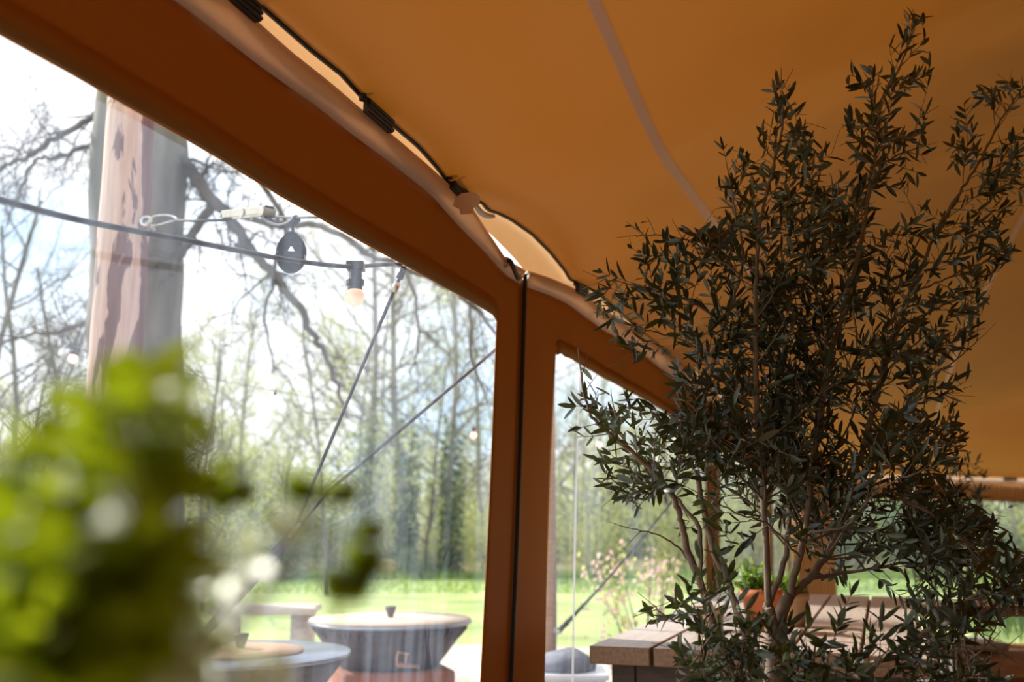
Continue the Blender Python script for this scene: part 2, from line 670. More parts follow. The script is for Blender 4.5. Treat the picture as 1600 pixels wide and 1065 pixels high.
SILL = .32


def ripple(s, z):
    e = .012 * noise.noise((s * 1.3, z * 1.2, 5)) + .006 * noise.noise((s * 4.5, z * .9, 9))
    # creases falling from the zip and from the window corners
    e += .010 * math.exp(-((s - 3.75) / .10) ** 2) * min(1, max(0, (2.42 - z) * 3)) * math.sin((s - 3.55) * 40)
    return e


# ---- wall canvas: valance band, posts and skirt as one sheet
ss = sorted(set([round(-5 + .12 * i, 3) for i in range(161)] + [x for w_ in WINS for e in w_ for x in (e, e - .0001 if e in [q[1] for q in WINS] else e + .0001)]
                + [e + sg * d for a, b in WINS for e, sg in ((a, 1), (b, -1)) for d in (.002, .006, .012, .018)] + [round(2.6 + .04 * i, 3) for i in range(40)]))
wall = MB()


def strip(s0, s1, z0f, z1f, nz_):
    b = len(wall.v)
    for s in (s0, s1):
        z0, z1 = z0f(s), z1f(s)
        for j in range(nz_ + 1):
            z = z0 + (z1 - z0) * j / nz_
            wall.v.append(wall_pt(s, z, ripple(s, z))[:])
    for j in range(nz_):
        wall.f.append((b + j, b + nz_ + 1 + j, b + nz_ + 2 + j, b + j + 1))


def in_win(s):
    return any(a - 1e-6 <= s <= b + 1e-6 for a, b in WINS)


for s0, s1 in zip(ss, ss[1:]):
    m_ = (s0 + s1) / 2
    strip(s0, s1, win_z, low_z, 4)
    if not in_win(m_):
        strip(s0, s1, lambda s: SILL, win_z, 14)
    strip(s0, s1, lambda s: .0, lambda s: SILL, 2)
wall_o = structure(part('wall_left', wall, M['wall'], None), 'brown canvas side wall of the tent with zipped window panels')
import bmesh
bm_ = bmesh.new()
bm_.from_mesh(wall_o.data)
bmesh.ops.remove_doubles(bm_, verts=bm_.verts, dist=.0008)
bm_.to_mesh(wall_o.data)
bm_.free()
wall_o.data.polygons.foreach_set('use_smooth', [True] * len(wall_o.data.polygons))
solid(wall_o, .003)

# hem band above the valance (two-tone: flat band and rolled rim), broken at the zip
for a, b in ((-5, 3.17), (3.22, 14.2)):
    st = [a + (b - a) * i / 160 for i in range(161)]
    band = MB()
    rim = MB()
    k = len(st)
    for s in st:
        z0, z1 = low_z(s), up_z(s)
        for z, o in ((z0 - .022, -.004), (z1 - (z1 - z0) * .35, -.022), (z1 - .006, -.014)):
            band.v.append(wall_pt(s, z, o + ripple(s, z0))[:])
    for i in range(k - 1):
        for j in range(2):
            q = i * 3 + j
            band.f.append((q, q + 3, q + 4, q + 1))
    solid(part('hem_strip', band, M['hem'], wall_o, label='pale tan band along the top of the wall'), .004)
    part('hem_cord', MB().tube([wall_pt(s, up_z(s) - .006, -.014 + ripple(s, low_z(s))) for s in st], .0085, 8), M['cord'], wall_o)
# stitched hem along window tops
for a, b in WINS:
    st = [a + (b - a) * i / 60 for i in range(61)]
    hb = MB()
    for s in st:
        z = win_z(s)
        hb.v.extend((wall_pt(s, z + .002, -.004 + ripple(s, z))[:], wall_pt(s, z + .055, -.004 + ripple(s, z + .055))[:]))
    for i in range(60):
        hb.f.append((2 * i, 2 * i + 2, 2 * i + 3, 2 * i + 1))
    solid(part('window_hem', hb, M['wall'], wall_o), .0025)

# zips on every post
for zs, sx in ((3.195, 3.235), (7.55, 7.6), (11.7, 11.75), (-1.25, -1.2)):
    zp = []
    for i in range(40):
        z = 2.375 - (2.375 - .05) * i / 39
        k = i / 39
        s = zs + .035 * math.sin(k * 3.0) - .05 * max(0, k - .45)
        zp.append(wall_pt(s, z, -.012 + ripple(s, z)))
    zt = MB()
    for p in zp:
        for e in (-.017, 0, .017):
            zt.v.append((p + W * e - N * (.004 if e == 0 else 0))[:])
    for i in range(39):
        for j in range(2):
            q = i * 3 + j
            zt.f.append((q, q + 1, q + 4, q + 3))
    zip_o = solid(part('zipper', zt, M['black'], wall_o, label='black zip joining two wall panels'), .004)
    if zs == 3.195:
        th = MB()
        for i in range(38):
            for j in range(8):
                p = zp[i].lerp(zp[i + 1], j / 8) - N * .006
                th.box(p, (.011, .004, .0045), (W, N, Vector((0, 0, 1))))
        part('zip_teeth', th, M['black'], zip_o, False, kind='stuff')

# eyelets, pull and ring at the top of the zip
for px, py in ((790, 414), (813.5, 433)):
    q = on_wall(px, py, -.022)
    part('eyelet', MB().torus(q, W, Vector((0, 0, 1)), .009, .004, 16, 6), M['brass'], wall_o)
q = on_wall(797, 410, -.02)
part('zip_pull', MB().tube(smooth_path([on_wall(788, 404, -.01), on_wall(797, 408, -.03), on_wall(803, 420, -.03), on_wall(810, 436, -.02)]), [.008] * 18 + [.006], 8), M['black'], wall_o)

# ---- vinyl windows
for i, (a, b) in enumerate(WINS):
    def fn(u, v, a=a, b=b):
        s = a - .02 + (b - a + .04) * u
        z = SILL - .02 + (interp(WIN_TOP, s) + .01 - SILL) * v
        return wall_pt(s, z, .006 + .012 * noise.noise((s * 1.6, z * .8, 2)) + .005 * noise.noise((s * 7, z * .6, 4)))
    wo_ = structure(part('window_%d' % (i + 1), MB().grid(fn, 50, 24), M['vinyl'], None), 'clear vinyl window pane in the canvas side wall')
    if i == 2:
        wst = MB()
        for k in range(31):
            z = SILL + (2.17 - SILL) * k / 30
            for e in (-.011, .011):
                wst.v.append(wall_pt(3.97 + .02 * math.sin(k * .2) + e, z, -.004 + .012 * noise.noise((3.97 * 1.6, z * .8, 2)))[:])
        for k in range(30):
            wst.f.append((2 * k, 2 * k + 1, 2 * k + 3, 2 * k + 2))
        solid(part('weld_strip', wst, M['weld'], wo_, label='milky welded seam running down the clear pane'), .002)

# ================================================================== ROOF
T_IN = 9.6


def far_eave(u):
    return interp([(0, 2.18), (2.2, 2.10), (3.2, 2.045), (9.6, 2.0)], u)




def roof_z(s, t):
    e = up_z(s) + .02 + .0 * t
    arch = 1 - math.exp(-t / 1.5)
    far = 1 if s < 8 else max(0, 1 - ((s - 8) / 6.6) ** 1.6)
    back = 1 if s > -2 else max(.2, 1 + (s + 2) / 5)
    right = 1 if t < 4 else max(0, 1 - ((t - 4) / 5.6) ** 1.7)
    h = .95 * arch * (.25 + .75 * far) * right * back
    h += .75 * math.exp(-(((s - 6.2) / 2.6) ** 2 + ((t - 4.6) / 2.0) ** 2)) * right
    # tension fold running in from the bracket at s=2.72, and faint wrinkles
    d = t - .05
    if 0 < t < 2.2:
        axis = s - (2.72 + .35 * d)
        h -= .05 * math.exp(-(axis / (.10 + .35 * d)) ** 2) * math.exp(-d / .7)
    h += .012 * noise.noise((s * .8, t * .8, 7))
    base = e + h - .10 * right * 0
    k = math.exp(-(t / .22) ** 2)
    z = arc_z(s) * k + base * (1 - k)
    z += .0 if t < .3 else .0
    if s > 12.0 and t > .05:
        q = min(1, (s - 12.0) / 2.25)
        q = q * q * (3 - 2 * q)
        z = z * (1 - q) + (far_eave(t) + .075) * q
    return z


def roof_pt(s, t, dz=0.0):
    z = roof_z(s, t)
    p = W * s + N * (WALL_D + LEAN * (2.3 - min(z, 2.5)) - .012 - t)
    p.z = z + dz
    return p


ts = [0, .02, .05, .09, .14, .2, .27, .35, .45] + [.55 + .15 * i for i in range(61)]
s_list = sorted(set([round(-5 + .16 * i, 3) for i in range(121)] + [round(1.3 + .03 * i, 3) for i in range(150)]))
rf = MB()
nt_ = len(ts)
for s in s_list:
    for t in ts:
        rf.v.append(roof_pt(s, t)[:])
for i in range(len(s_list) - 1):
    for j in range(nt_ - 1):
        a = i * nt_ + j
        rf.f.append((a, a + 1, a + nt_ + 1, a + nt_))
roof = structure(part('ceiling', rf, M['roof'], None), 'brown stretch tent roof seen from inside')
from mathutils.bvhtree import BVHTree
bvh = BVHTree.FromPolygons([Vector(v) for v in rf.v], rf.f)


def on_roof(px, py):
    h = bvh.ray_cast(Vector((0, 0, CAM_H)), ray(px, py).normalized())
    return h


# piping along the scalloped roof edge
part('edge_piping', MB().tube([roof_pt(s, 0, -.003) - N * .004 for s in s_list], .0055, 6), M['black'], roof, label='black piping along the scalloped roof edge')
# sunlit outer flaps hanging from every scallop
for a, b in zip(CLIPS, CLIPS[1:]):
    n_ = 26 if b - a > .9 else 14
    fm = MB()
    for i in range(n_ + 1):
        s = a + (b - a) * i / n_
        k = i / n_
        ztop = arc_z(s)
        # chord from clip to clip; at the zip the wall sags below it
        zc = up_z(a) + (up_z(b) - up_z(a)) * k
        zl = max(zc, up_z(s)) - .012 + (.0 if not (2.6 <= a < 3) else -.004)
        if 2.5 < a < 3:
            zl = interp([(2.6, 2.46), (2.72, 2.452), (2.83, 2.446), (2.95, 2.440), (3.05, 2.432), (3.16, 2.420), (3.23, 2.408), (3.30, 2.398), (3.36, 2.395), (3.84, 2.44)], s)
        for j in range(5):
            v = j / 4
            p = wall_pt(s, ztop + (.022 if j == 0 else 0) + (zl - ztop) * v, .0)
            p += N * (.004 + (.006 if 2.5 < a < 3 else .04) * math.sin(v * math.pi * .6) * math.sin(k * math.pi))
            fm.v.append(p[:])
    for i in range(n_):
        for j in range(4):
            q = i * 5 + j
            fm.f.append((q, q + 1, q + 6, q + 5))
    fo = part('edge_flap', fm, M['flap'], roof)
# black clips: sleeve, knob and pin each
for c in CLIPS:
    ce = interp([(1.47, 1.47), (2.6, 2.565), (3.84, 3.85)], c) if 1.4 < c < 3.9 else c
    ln = .13 if c < 3.5 else .15
    z = up_z(ce)
    p0, p1 = wall_pt(ce - ln / 2, up_z(ce - ln / 2) + .006, -.028), wall_pt(ce + ln / 2, up_z(ce + ln / 2) + .006, -.028)
    ax = (p1 - p0).normalized()
    nn = N
    uu = ax.cross(nn).normalized()
    cl = MB()
    cl.box((p0 + p1) / 2, (ln, .014, .036), (ax, nn, uu))
    for r_ in (-.012, 0, .012):
        cl.tube([p0 + uu * r_ - nn * .008, p1 + uu * r_ - nn * .008], .0045, 6)
    co = part('clip', cl, M['black'], roof, False)
    part('clip_knob', MB().lathe([(.002, -.010), (.009, -.008), (.010, 0), (.009, .008), (.002, .010)], p0 - ax * .016 + Vector((0, 0, .012)), 12), M['black'], co)
    part('clip_pin', MB().tube([p0 - ax * .002 + uu * .02, p0 - ax * .002 + uu * .034 - nn * .008], .004, 8), M['brass'], co)
# the pale round bracket with its hook
bq = [on_wall(734, 311, -.03)]
tabm = MB()
tu, tv = Vector((.97, -.24, 0)), Vector((0, 0, 1))
ctr = on_wall(734, 313, -.075)
ov = [(-.045, -.012), (-.038, .012), (-.018, .024), (.012, .024), (.030, .010), (.030, -.012), (.012, -.024), (.014, -.040), (-.022, -.040), (-.024, -.024)]
for o in (0, .006):
    for a, b in ov:
        tabm.v.append((ctr + tu * a + tv * b + N * o)[:])
k = len(ov)
tabm.f = [tuple(range(k)), tuple(reversed(range(k, 2 * k)))] + [(i, (i + 1) % k, k + (i + 1) % k, k + i) for i in range(k)]
tb = part('bracket', tabm, M['hem'], roof, label='pale round plastic bracket under the roof edge')
bevel(tb, .003)
hk = smooth_path([on_wall(743, 319, -.075), on_wall(747, 326, -.08), on_wall(753, 333, -.08), on_wall(762, 337, -.07), on_wall(771, 338, -.06)])
part('bracket_hook', MB().tube(hk, [.006 + .003 * math.sin(i / len(hk) * 3.1) for i in range(len(hk))], 8), M['whitepaint'], tb)

# pale seam tapes welded under the roof
for line, wd_ in (([(800, -330), (850, -190), (895, -80), (918, -20), (940, 30), (975, 110), (1010, 190), (1035, 238), (1060, 275), (1090, 315), (1120, 355), (1150, 393), (1190, 450), (1232, 515), (1270, 580), (1300, 640)], .034),
                  ([(1740, 60), (1690, 160), (1650, 240), (1625, 290), (1595, 345), (1565, 400), (1530, 470), (1500, 530), (1478, 600), (1462, 660), (1452, 715)], .05)):
    hits = [on_roof(*p) for p in line]
    hits = [h for h in hits if h[0] is not None]
    pts = smooth_path([h[0] for h in hits], 6)
    tm = MB()
    for i, p in enumerate(pts):
        d = (pts[min(i + 1, len(pts) - 1)] - pts[max(i - 1, 0)]).normalized()
        h = bvh.find_nearest(p)
        nn = h[1] if h[1].z < 0 else -h[1]
        sd = d.cross(nn).normalized()
        puck = .0015 * math.sin(i * 2.1) if 36 < i < 60 else 0
        for e in (-1, 1):
            q = bvh.find_nearest(p + sd * e * wd_ / 2)
            nq = q[1] if q[1].z < 0 else -q[1]
            tm.v.append((q[0] + nq * (.004 + puck))[:])
    for i in range(len(pts) - 1):
        tm.f.append((2 * i, 2 * i + 1, 2 * i + 3, 2 * i + 2))
    part('seam_tape', tm, M['tape'], roof, label='pale tape welded along a roof seam')

# ================================================================== FAR END WALL
FC = W * 14.3 + N * (WALL_D + .02)
FD = Vector((math.cos(A), -math.sin(A), 0))          # runs to the right, square to the side wall


def far_pt(u, z, off=0.0):
    p = FC + FD * u + W * off
    p.z = z
    return p


def far_win(u):
    return interp([(0, 1.95), (2.2, 1.87), (3.2, 1.81), (9.6, 1.78)], u)


FWINS = [(.55, 4.3), (4.8, 9.2)]
fw = MB()


def fstrip(u0, u1, z0, z1):
    b = len(fw.v)
    for u in (u0, u1):
        for j in range(4):
            fw.v.append(far_pt(u, z0(u) + (z1(u) - z0(u)) * j / 3, .01 * noise.noise((u * 2, j, 1)))[:])
    for j in range(3):
        fw.f.append((b + j, b + 4 + j, b + 5 + j, b + j + 1))


us = [round(i * .05, 3) for i in range(193)]
for u0, u1 in zip(us, us[1:]):
    fstrip(u0, u1, far_win, far_eave)
    if not any(a - 1e-4 <= u0 and u1 <= b + 1e-4 for a, b in FWINS):
        fstrip(u0, u1, lambda u: .02, far_win)
    else:
        fstrip(u0, u1, lambda u: .02, lambda u: .10)
wall_f = structure(part('wall_back', fw, M['wall'], None), 'brown canvas end wall across the far end of the tent')
solid(wall_f, .003)
hm = MB()
for u in us:
    z = far_eave(u)
    hm.v.extend((far_pt(u, z - .002, -.02)[:], far_pt(u, z + .05, -.03)[:]))
for i in range(len(us) - 1):
    hm.f.append((2 * i, 2 * i + 1, 2 * i + 3, 2 * i + 2))
solid(part('hem_strip', hm, M['hem'], wall_f, label='pale tan band along the top of the end wall'), .004)
for u in (.9, 1.9, 2.75, 3.2, 4.2, 5.2):
    c = MB().box(far_pt(u, far_eave(u) + .065, -.04), (.16, .02, .04), (FD, W, Vector((0, 0, 1))))
    bevel(part('clip', c, M['black'], wall_f, False), .004)
fl_ = MB()
for u in us:
    z = far_eave(u) + .05
    k = .5 + .5 * math.cos(2 * math.pi * (u - .9) / .95)
    fl_.v.extend((far_pt(u, z - .004, -.01)[:], far_pt(u, z + .035 + .035 * (1 - k), .0)[:]))
for i in range(len(us) - 1):
    fl_.f.append((2 * i, 2 * i + 1, 2 * i + 3, 2 * i + 2))
part('edge_flap', fl_, M['flap'], wall_f)
for i, (a, b) in enumerate(FWINS):
    structure(part('window_%d' % (6 + i), MB().grid(lambda u, v, a=a, b=b: far_pt(a - .02 + (b - a + .04) * u, .08 + (far_win(a + (b - a) * u) + .01 - .08) * v, .006 * noise.noise((u * 9, v * 2, 3))), 30, 12), M['vinyl'], None),
              'clear vinyl window pane in the far end wall')

# right side of the tent, outside the frame: closed canvas
rw = MB()
for i in range(61):
    s = -5 + 19.3 * i / 60
    p = roof_pt(s, ts[-1])
    for z in (p.z + .01, .02):
        rw.v.append((p.x, p.y, z))
for i in range(60):
    rw.f.append((2 * i, 2 * i + 2, 2 * i + 3, 2 * i + 1))
solid(structure(part('wall_right', rw, M['wall'], None), 'brown canvas wall closing the right side of the tent'), .003)


bw = MB()
for i in range(41):
    p = roof_pt(-5, ts[-1] * i / 40)
    for z in (p.z + .01, .02):
        bw.v.append((p.x, p.y, z))
for i in range(40):
    bw.f.append((2 * i, 2 * i + 2, 2 * i + 3, 2 * i + 1))
solid(structure(part('wall_front', bw, M['wall'], None), 'brown canvas wall closing the near end of the tent'), .003)

# ================================================================== PLANT AND TREE GENERATORS
def grow_tree(seed, height, trunk_r, spread=.6, levels=4, crown_from=.3, droop=0.0, twig_n=3, lean=(0, 0), kids=9, leaf_n=0, leaf_s=.09):
    """bare spring tree: returns trunk mesh, twig mesh, leaf mesh (around the origin)"""
    rnd = random.Random(seed)
    trunk, twigs, leaves = MB(), MB(), MB()

    def rv():
        return Vector((rnd.gauss(0, 1), rnd.gauss(0, 1), rnd.gauss(0, 1))).normalized()

    def branch(p, d, ln, r, lev):
        n = 6 if lev == 0 else (5 if lev == 1 else 4 if lev == 2 else 3)
        seg = ln / n
        pts, rad = [p.copy()], [r]
        dirs = [d.copy()]
        for i in range(n):
            wob = (.10, .22, .32, .36, .4)[min(lev, 4)]
            d = (d + rv() * wob + Vector((0, 0, .10 if lev else .02)) - Vector((0, 0, droop * (lev > 1)))).normalized()
            p = p + d * seg
            pts.append(p.copy())
            dirs.append(d.copy())
            rad.append(r * (1 - (.55 if lev == 0 else .8) * (i + 1) / n))
        (trunk if lev < 2 else twigs).tube(pts, rad, 8 if lev == 0 else (5 if lev == 1 else 3), False)
        if lev >= levels - 1:
            for _ in range(leaf_n):
                k = rnd.random() * n
                i = min(int(k), n - 1)
                q = pts[i].lerp(pts[i + 1], k - i) + rv() * .12
                dd, sd = rv(), rv()
                leaves.card(q, dd, dd.cross(sd).normalized(), leaf_s * rnd.uniform(.7, 1.4), leaf_s * .7)
            return
        m = (kids, 7, 6, twig_n, twig_n)[min(lev, 4)]
        for j in range(m):
            f = (crown_from + (1 - crown_from) * (j + rnd.random() * .8) / m) if lev == 0 else .2 + .8 * (j + rnd.random()) / m
            f = min(f, .99)
            k = f * n
            i = min(int(k), n - 1)
            q = pts[i].lerp(pts[i + 1], k - i)
            dd = dirs[i]
            side = rv()
            side = (side - dd * side.dot(dd)).normalized()
            nd = (dd * (.75 if lev else .55) + side * (spread if lev else spread * 1.5)).normalized()
            l2 = ln * ((.42 if lev == 0 else .5) * (1.15 - .55 * f)) * rnd.uniform(.75, 1.2)
            branch(q, nd, l2, max(rad[i] * .55, .006), lev + 1)

    branch(Vector((0, 0, -.1)), Vector((lean[0], lean[1], 1)).normalized(), height, trunk_r, 0)
    return trunk, twigs, leaves


def far_tree(protos, i, x, y, rz, sc, label, group=None, leafy=True):
    z = rise(x, y)
    o = thing('bare_tree', (x, y, z), label, 'tree', group)
    o.rotation_euler = (0, 0, rz)
    o.scale = (sc, sc, sc)
    for nm, me in protos[i]:
        if nm == 'foliage' and not leafy:
            continue
        c = link(nm, me, o)
        if nm != 'trunk':
            c['kind'] = 'stuff'
    return o


protos = []
for i, (h, r, sp, cf, ln, bk) in enumerate(((12, .115, .66, .16, 7, 'bark'), (13.5, .14, .58, .25, 5, 'lightbark'), (10.5, .10, .78, .12, 9, 'bark'), (12.5, .115, .62, .18, 7, 'lightbark'), (8, .075, .85, .08, 10, 'twig'))):
    a, b, c = grow_tree(100 + i, h, r, sp, 4, cf, .03, 4, (random.uniform(-.05, .05), random.uniform(-.05, .05)), 14, ln, .075)
    protos.append([('trunk', a.mesh('trunk', M[bk])), ('twigs', b.mesh('twigs', M['twig'])), ('foliage', c.mesh('foliage', M['spring'], False))])

# shrub layer of the wood edge
shrubs = []
for i in range(3):
    rnd = random.Random(50 + i)
    st, lf = MB(), MB()
    for k in range(26):
        a = rnd.uniform(0, 6.28)
        d = Vector((math.cos(a) * .5, math.sin(a) * .5, 1)).normalized()
        p = Vector((math.cos(a) * .25, math.sin(a) * .25, -.05))
        L = rnd.uniform(1.2, 2.6)
        pts = [p]
        for j in range(5):
            d = (d + Vector((rnd.gauss(0, .2), rnd.gauss(0, .2), rnd.gauss(0, .1)))).normalized()
            p = p + d * L / 5
            pts.append(p)
            for _ in range(26 if j else 8):
                q = p + Vector((rnd.gauss(0, .32), rnd.gauss(0, .32), rnd.gauss(0, .3)))
                if q.z < .02:
                    continue
                dd = Vector((rnd.gauss(0, 1), rnd.gauss(0, 1), rnd.gauss(0, 1))).normalized()
                lf.card(q, dd, dd.orthogonal().normalized(), rnd.uniform(.06, .15), .07)
        st.tube(pts, [.02, .016, .012, .01, .006, .003], 4, False)
    shrubs.append((st.mesh('stems', M['twig']), lf))
shrub_me = [(s_, l_.mesh('foliage', M['spring'], False), l_.mesh('foliage_dark', M['ivy'], False)) for s_, l_ in shrubs]


def shrub(x, y, sc, dark, label, group=None, i=0):
    o = thing('shrub', (x, y, rise(x, y)), label, 'shrub', group)
    o.scale = (sc, sc, sc)
    o.rotation_euler = (0, 0, random.uniform(0, 6))
    link('stems', shrub_me[i][0], o)
    c = link('foliage', shrub_me[i][2 if dark else 1], o)
    c['kind'] = 'stuff'
    return o


def px_x(px, Y):
    return (px - 800) / FPX * Y / math.cos(TILT) * (math.cos(TILT) + 0) * 1.0


rt = random.Random(3)
special = {570: ('tall bare tree on the wood edge with ivy up its trunk, near the tent post', 1), 635: ('ivy-clad straight tree behind the right griddle', 1),
           705: ('slim grey tree on the wood edge beside the canvas post', 3)}
for px, (lb, pi) in special.items():
    x, y = (px - 800) / FPX * 32.5 * .985, 32.5
    o = far_tree(protos, pi, x, y, px * .7, 1.0, lb)
    iv = MB()
    rnd = random.Random(px)
    for _ in range(1500):
        zz = rnd.uniform(0, 5.5) * rnd.uniform(.5, 1)
        a = rnd.uniform(0, 6.28)
        rr = rnd.uniform(.15, .42)
        dd = Vector((rnd.gauss(0, 1), rnd.gauss(0, 1), rnd.gauss(0, 1))).normalized()
        iv.card(Vector((rr * math.cos(a), rr * math.sin(a), zz)), dd, dd.orthogonal().normalized(), .14, .11)
    c = link('ivy', iv.mesh('ivy', M['ivy'], False), o)
    c['kind'] = 'stuff'
n_t = 0
for row, (Y0, n_, lo, hi) in enumerate(((34, 24, -500, 1900), (41, 24, -600, 2100), (52, 26, -700, 2200))):
    for k in range(n_):
        px = lo + (hi - lo) * (k + rt.uniform(.1, .9)) / n_
        Y = Y0 + rt.uniform(-2.0, 3.5)
        x = (px - 800) / FPX * Y * .985
        far_tree(protos, rt.randrange(5), x, Y, rt.uniform(0, 6.28), rt.uniform(.8, 1.12) * (.62, .74, .86)[row],
                 ('bare spring tree in the front row of the wood beyond the lawn', 'bare spring tree standing deeper inside the wood', 'bare spring tree at the back of the wood')[row],
                 ('front row of the wood', 'second row of the wood', 'back row of the wood')[row])
for k in range(34):
    px = -300 + 2150 * (k + rt.uniform(.1, .9)) / 34
    Y = rt.uniform(33, 37) if k % 2 else rt.uniform(38, 47)
    shrub((px - 800) / FPX * Y * .985, Y, rt.uniform(.8, 1.3), rt.random() < .3, 'leafing shrub in the undergrowth along the wood edge', 'undergrowth of the wood edge', k % 3)
for k in range(22):
    px = -350 + 2250 * (k + rt.uniform(.1, .9)) / 22
    Y = rt.uniform(49, 57)
    shrub((px - 800) / FPX * Y * .985, Y, rt.uniform(2.1, 2.9), False, 'tall hazy thicket of young growth closing the back of the wood', 'thickets at the back of the wood', k % 3)
shrub((430 - 800) / FPX * 30.5, 30.5, .95, True, 'dark green bush where the lawn meets the wood, left of the griddles', None, 1)
shrub((655 - 800) / FPX * 31.0, 31.0, .42, True, 'small dark bush at the lawn edge behind the right griddle', None, 2)

# grass along the edge of the lawn
gb = MB()
for _ in range(14000):
    Y = rt.uniform(24, 33)
    px = rt.uniform(-200, 1750)
    x = (px - 800) / FPX * Y
    p = Vector((x, Y, -.01))
    d = Vector((rt.gauss(0, .3), rt.gauss(0, .3), 1)).normalized()
    hgt = rt.uniform(.06, .16) if Y < 30 else rt.uniform(.15, .4)
    gb.card(p, d, Vector((1, rt.gauss(0, .5), 0)).normalized(), hgt, .025)
go = part('grass', gb, M['grass'], None, False)
tag(go, 'longer green grass along the edge of the lawn by the wood', 'grass', kind='stuff')

# ---- the big near tree behind the log pole
BY = 9.0
bt = thing('large_tree', (at(212, 600, BY).x, BY, 0), 'large smooth grey tree trunk standing behind the stripped log pole', 'tree')
tr = MB()
path = [(200, 1330), (203, 1100), (206, 800), (209, 560), (213, 400), (218, 260), (222, 120), (226, -60), (230, -260)]
rads = [100, 84, 76, 70, 71, 73, 68, 64, 60]
pp = smooth_path([at(a, b, BY) for a, b in path], 6)
rr = [interp(list(zip(range(len(rads)), rads)), i / 6) * BY / FPX for i in range(len(pp))]
tr.tube(pp, rr, 28)
for i, v in enumerate(tr.v):
    q = Vector(v)
    c = min(pp, key=lambda p: abs(p.z - q.z))
    d = (q - c)
    d.z = 0
    k = 1 + .10 * noise.noise(q * 1.6) + .05 * noise.noise(q * 5)
    tr.v[i] = (c.x + d.x * k, c.y + d.y * k, q.z)
part('trunk', tr, M['bark'], bt)


def limb(pxs, Y0, Y1, r0, r1, parent, seed, twigs=30, tl=.9, name='bough'):
    n = len(pxs)
    pts = smooth_path([at(a, b, Y0 + (Y1 - Y0) * i / (n - 1)) for i, (a, b) in enumerate(pxs)], 5)
    rnd = random.Random(seed)
    b_ = MB()
    b_.tube([p + Vector((rnd.gauss(0, .012), 0, rnd.gauss(0, .012))) for p in pts], [r0 + (r1 - r0) * i / (len(pts) - 1) for i in range(len(pts))], 7)
    bo = part(name, b_, M['twig'], parent)
    tw = MB()

    def sub(p, d, ln, r, lev):
        q = [p]
        dd = d
        m = 6
        for i in range(m):
            dd = (dd + Vector((rnd.gauss(0, .26), rnd.gauss(0, .2), rnd.gauss(0, .26) - .02))).normalized()
            q.append(q[-1] + dd * ln / m)
        tw.tube(q, [r * (1 - .75 * i / m) for i in range(m + 1)], 4 if lev == 0 else 3, False)
        if lev < 3:
            for j in range((6, 5, 3)[lev]):
                i = rnd.randrange(1, m)
                s_ = Vector((rnd.gauss(0, 1), rnd.gauss(0, .5), rnd.gauss(0, 1))).normalized()
                sub(q[i], (dd * .5 + s_ * .8).normalized(), ln * rnd.uniform(.35, .6), r * .5, lev + 1)

    for k in range(twigs):
        i = rnd.randrange(1, len(pts) - 1)
        t = (pts[i + 1] - pts[i - 1]).normalized()
        s_ = Vector((rnd.gauss(0, 1), rnd.gauss(0, .6), rnd.gauss(0, 1) - .25)).normalized()
        rad_i = r0 + (r1 - r0) * i / (len(pts) - 1)
        sub(pts[i], (t * .55 + s_ * .8).normalized(), tl * rnd.uniform(.4, 1.1), max(rad_i * .3, .006), 0)
    t_o = part('twigs', tw, M['twig'], bo)
    t_o['kind'] = 'stuff'
    return bo


limb([(275, 240), (300, 268), (325, 308), (348, 328), (372, 362), (402, 402), (432, 432), (462, 472), (490, 520), (507, 552), (526, 602), (545, 650)], 9, 8.2, .07, .012, bt, 1, 16, .8)
limb([(335, 310), (308, 356), (285, 395), (270, 430)], 8.9, 8.6, .05, .03, bt, 2, 8, .6)
limb([(348, 328), (420, 350), (500, 352), (590, 400), (680, 440), (735, 470), (790, 545)], 8.8, 7.6, .035, .012, bt, 3, 14, .7)
limb([(260, 150), (380, 200), (500, 230), (620, 330), (720, 420), (735, 480), (738, 560), (762, 630)], 9, 7.8, .05, .007, bt, 4, 14, .7)
limb([(150, 175), (110, 203), (70, 227), (35, 250), (-10, 268), (-60, 300)], 9, 8.4, .034, .014, bt, 5, 18, .8)
limb([(150, 222), (115, 238), (80, 246), (55, 250), (35, 290), (10, 350)], 9, 8.7, .026, .008, bt, 6, 14, .6)
limb([(140, 500), (110, 512), (80, 520), (40, 525), (-20, 540)], 9, 9.6, .03, .012, bt, 7, 18, .8)
limb([(330, 200), (440, 330), (430, 420), (415, 500), (428, 580)], 8.9, 8.2, .03, .006, bt, 8, 9, .6)
limb([(520, 240), (610, 360), (640, 430), (655, 520), (640, 590)], 8.5, 8, .03, .005, bt, 9, 8, .6)
# unseen tree added left of the view so its crown shades the inner tent roof
SHADE_AT = Vector((2.1, 3.7, 3.5)) + SUN_DIR * 24
st_ = thing('added_shade_tree', (SHADE_AT.x, SHADE_AT.y, 0), 'unseen full-leaved tree added left of the view to shade the tent roof', 'tree')
part('trunk', MB().tube([Vector((SHADE_AT.x, SHADE_AT.y, -.1)), Vector((SHADE_AT.x + .2, SHADE_AT.y, 7)), SHADE_AT], [.38, .28, .10], 12), M['bark'], st_)
lv = MB()
rnd = random.Random(21)
for _ in range(12000):
    q = Vector((rnd.gauss(0, 1.1), rnd.gauss(0, 1.1), rnd.gauss(0, 1.1)))
    if q.length > 2.3:
        continue
    dd = Vector((rnd.gauss(0, 1), rnd.gauss(0, 1), rnd.gauss(0, 1))).normalized()
    q += W * rnd.uniform(-.3, 7.0) + Vector((.25, 0, 0))  # crown stretched along the wall so its shade covers more roof
    lv.card(SHADE_AT + q, dd, dd.orthogonal().normalized(), rnd.uniform(.12, .24), .13)
part('foliage', lv, M['ivy'], st_, False, kind='stuff')
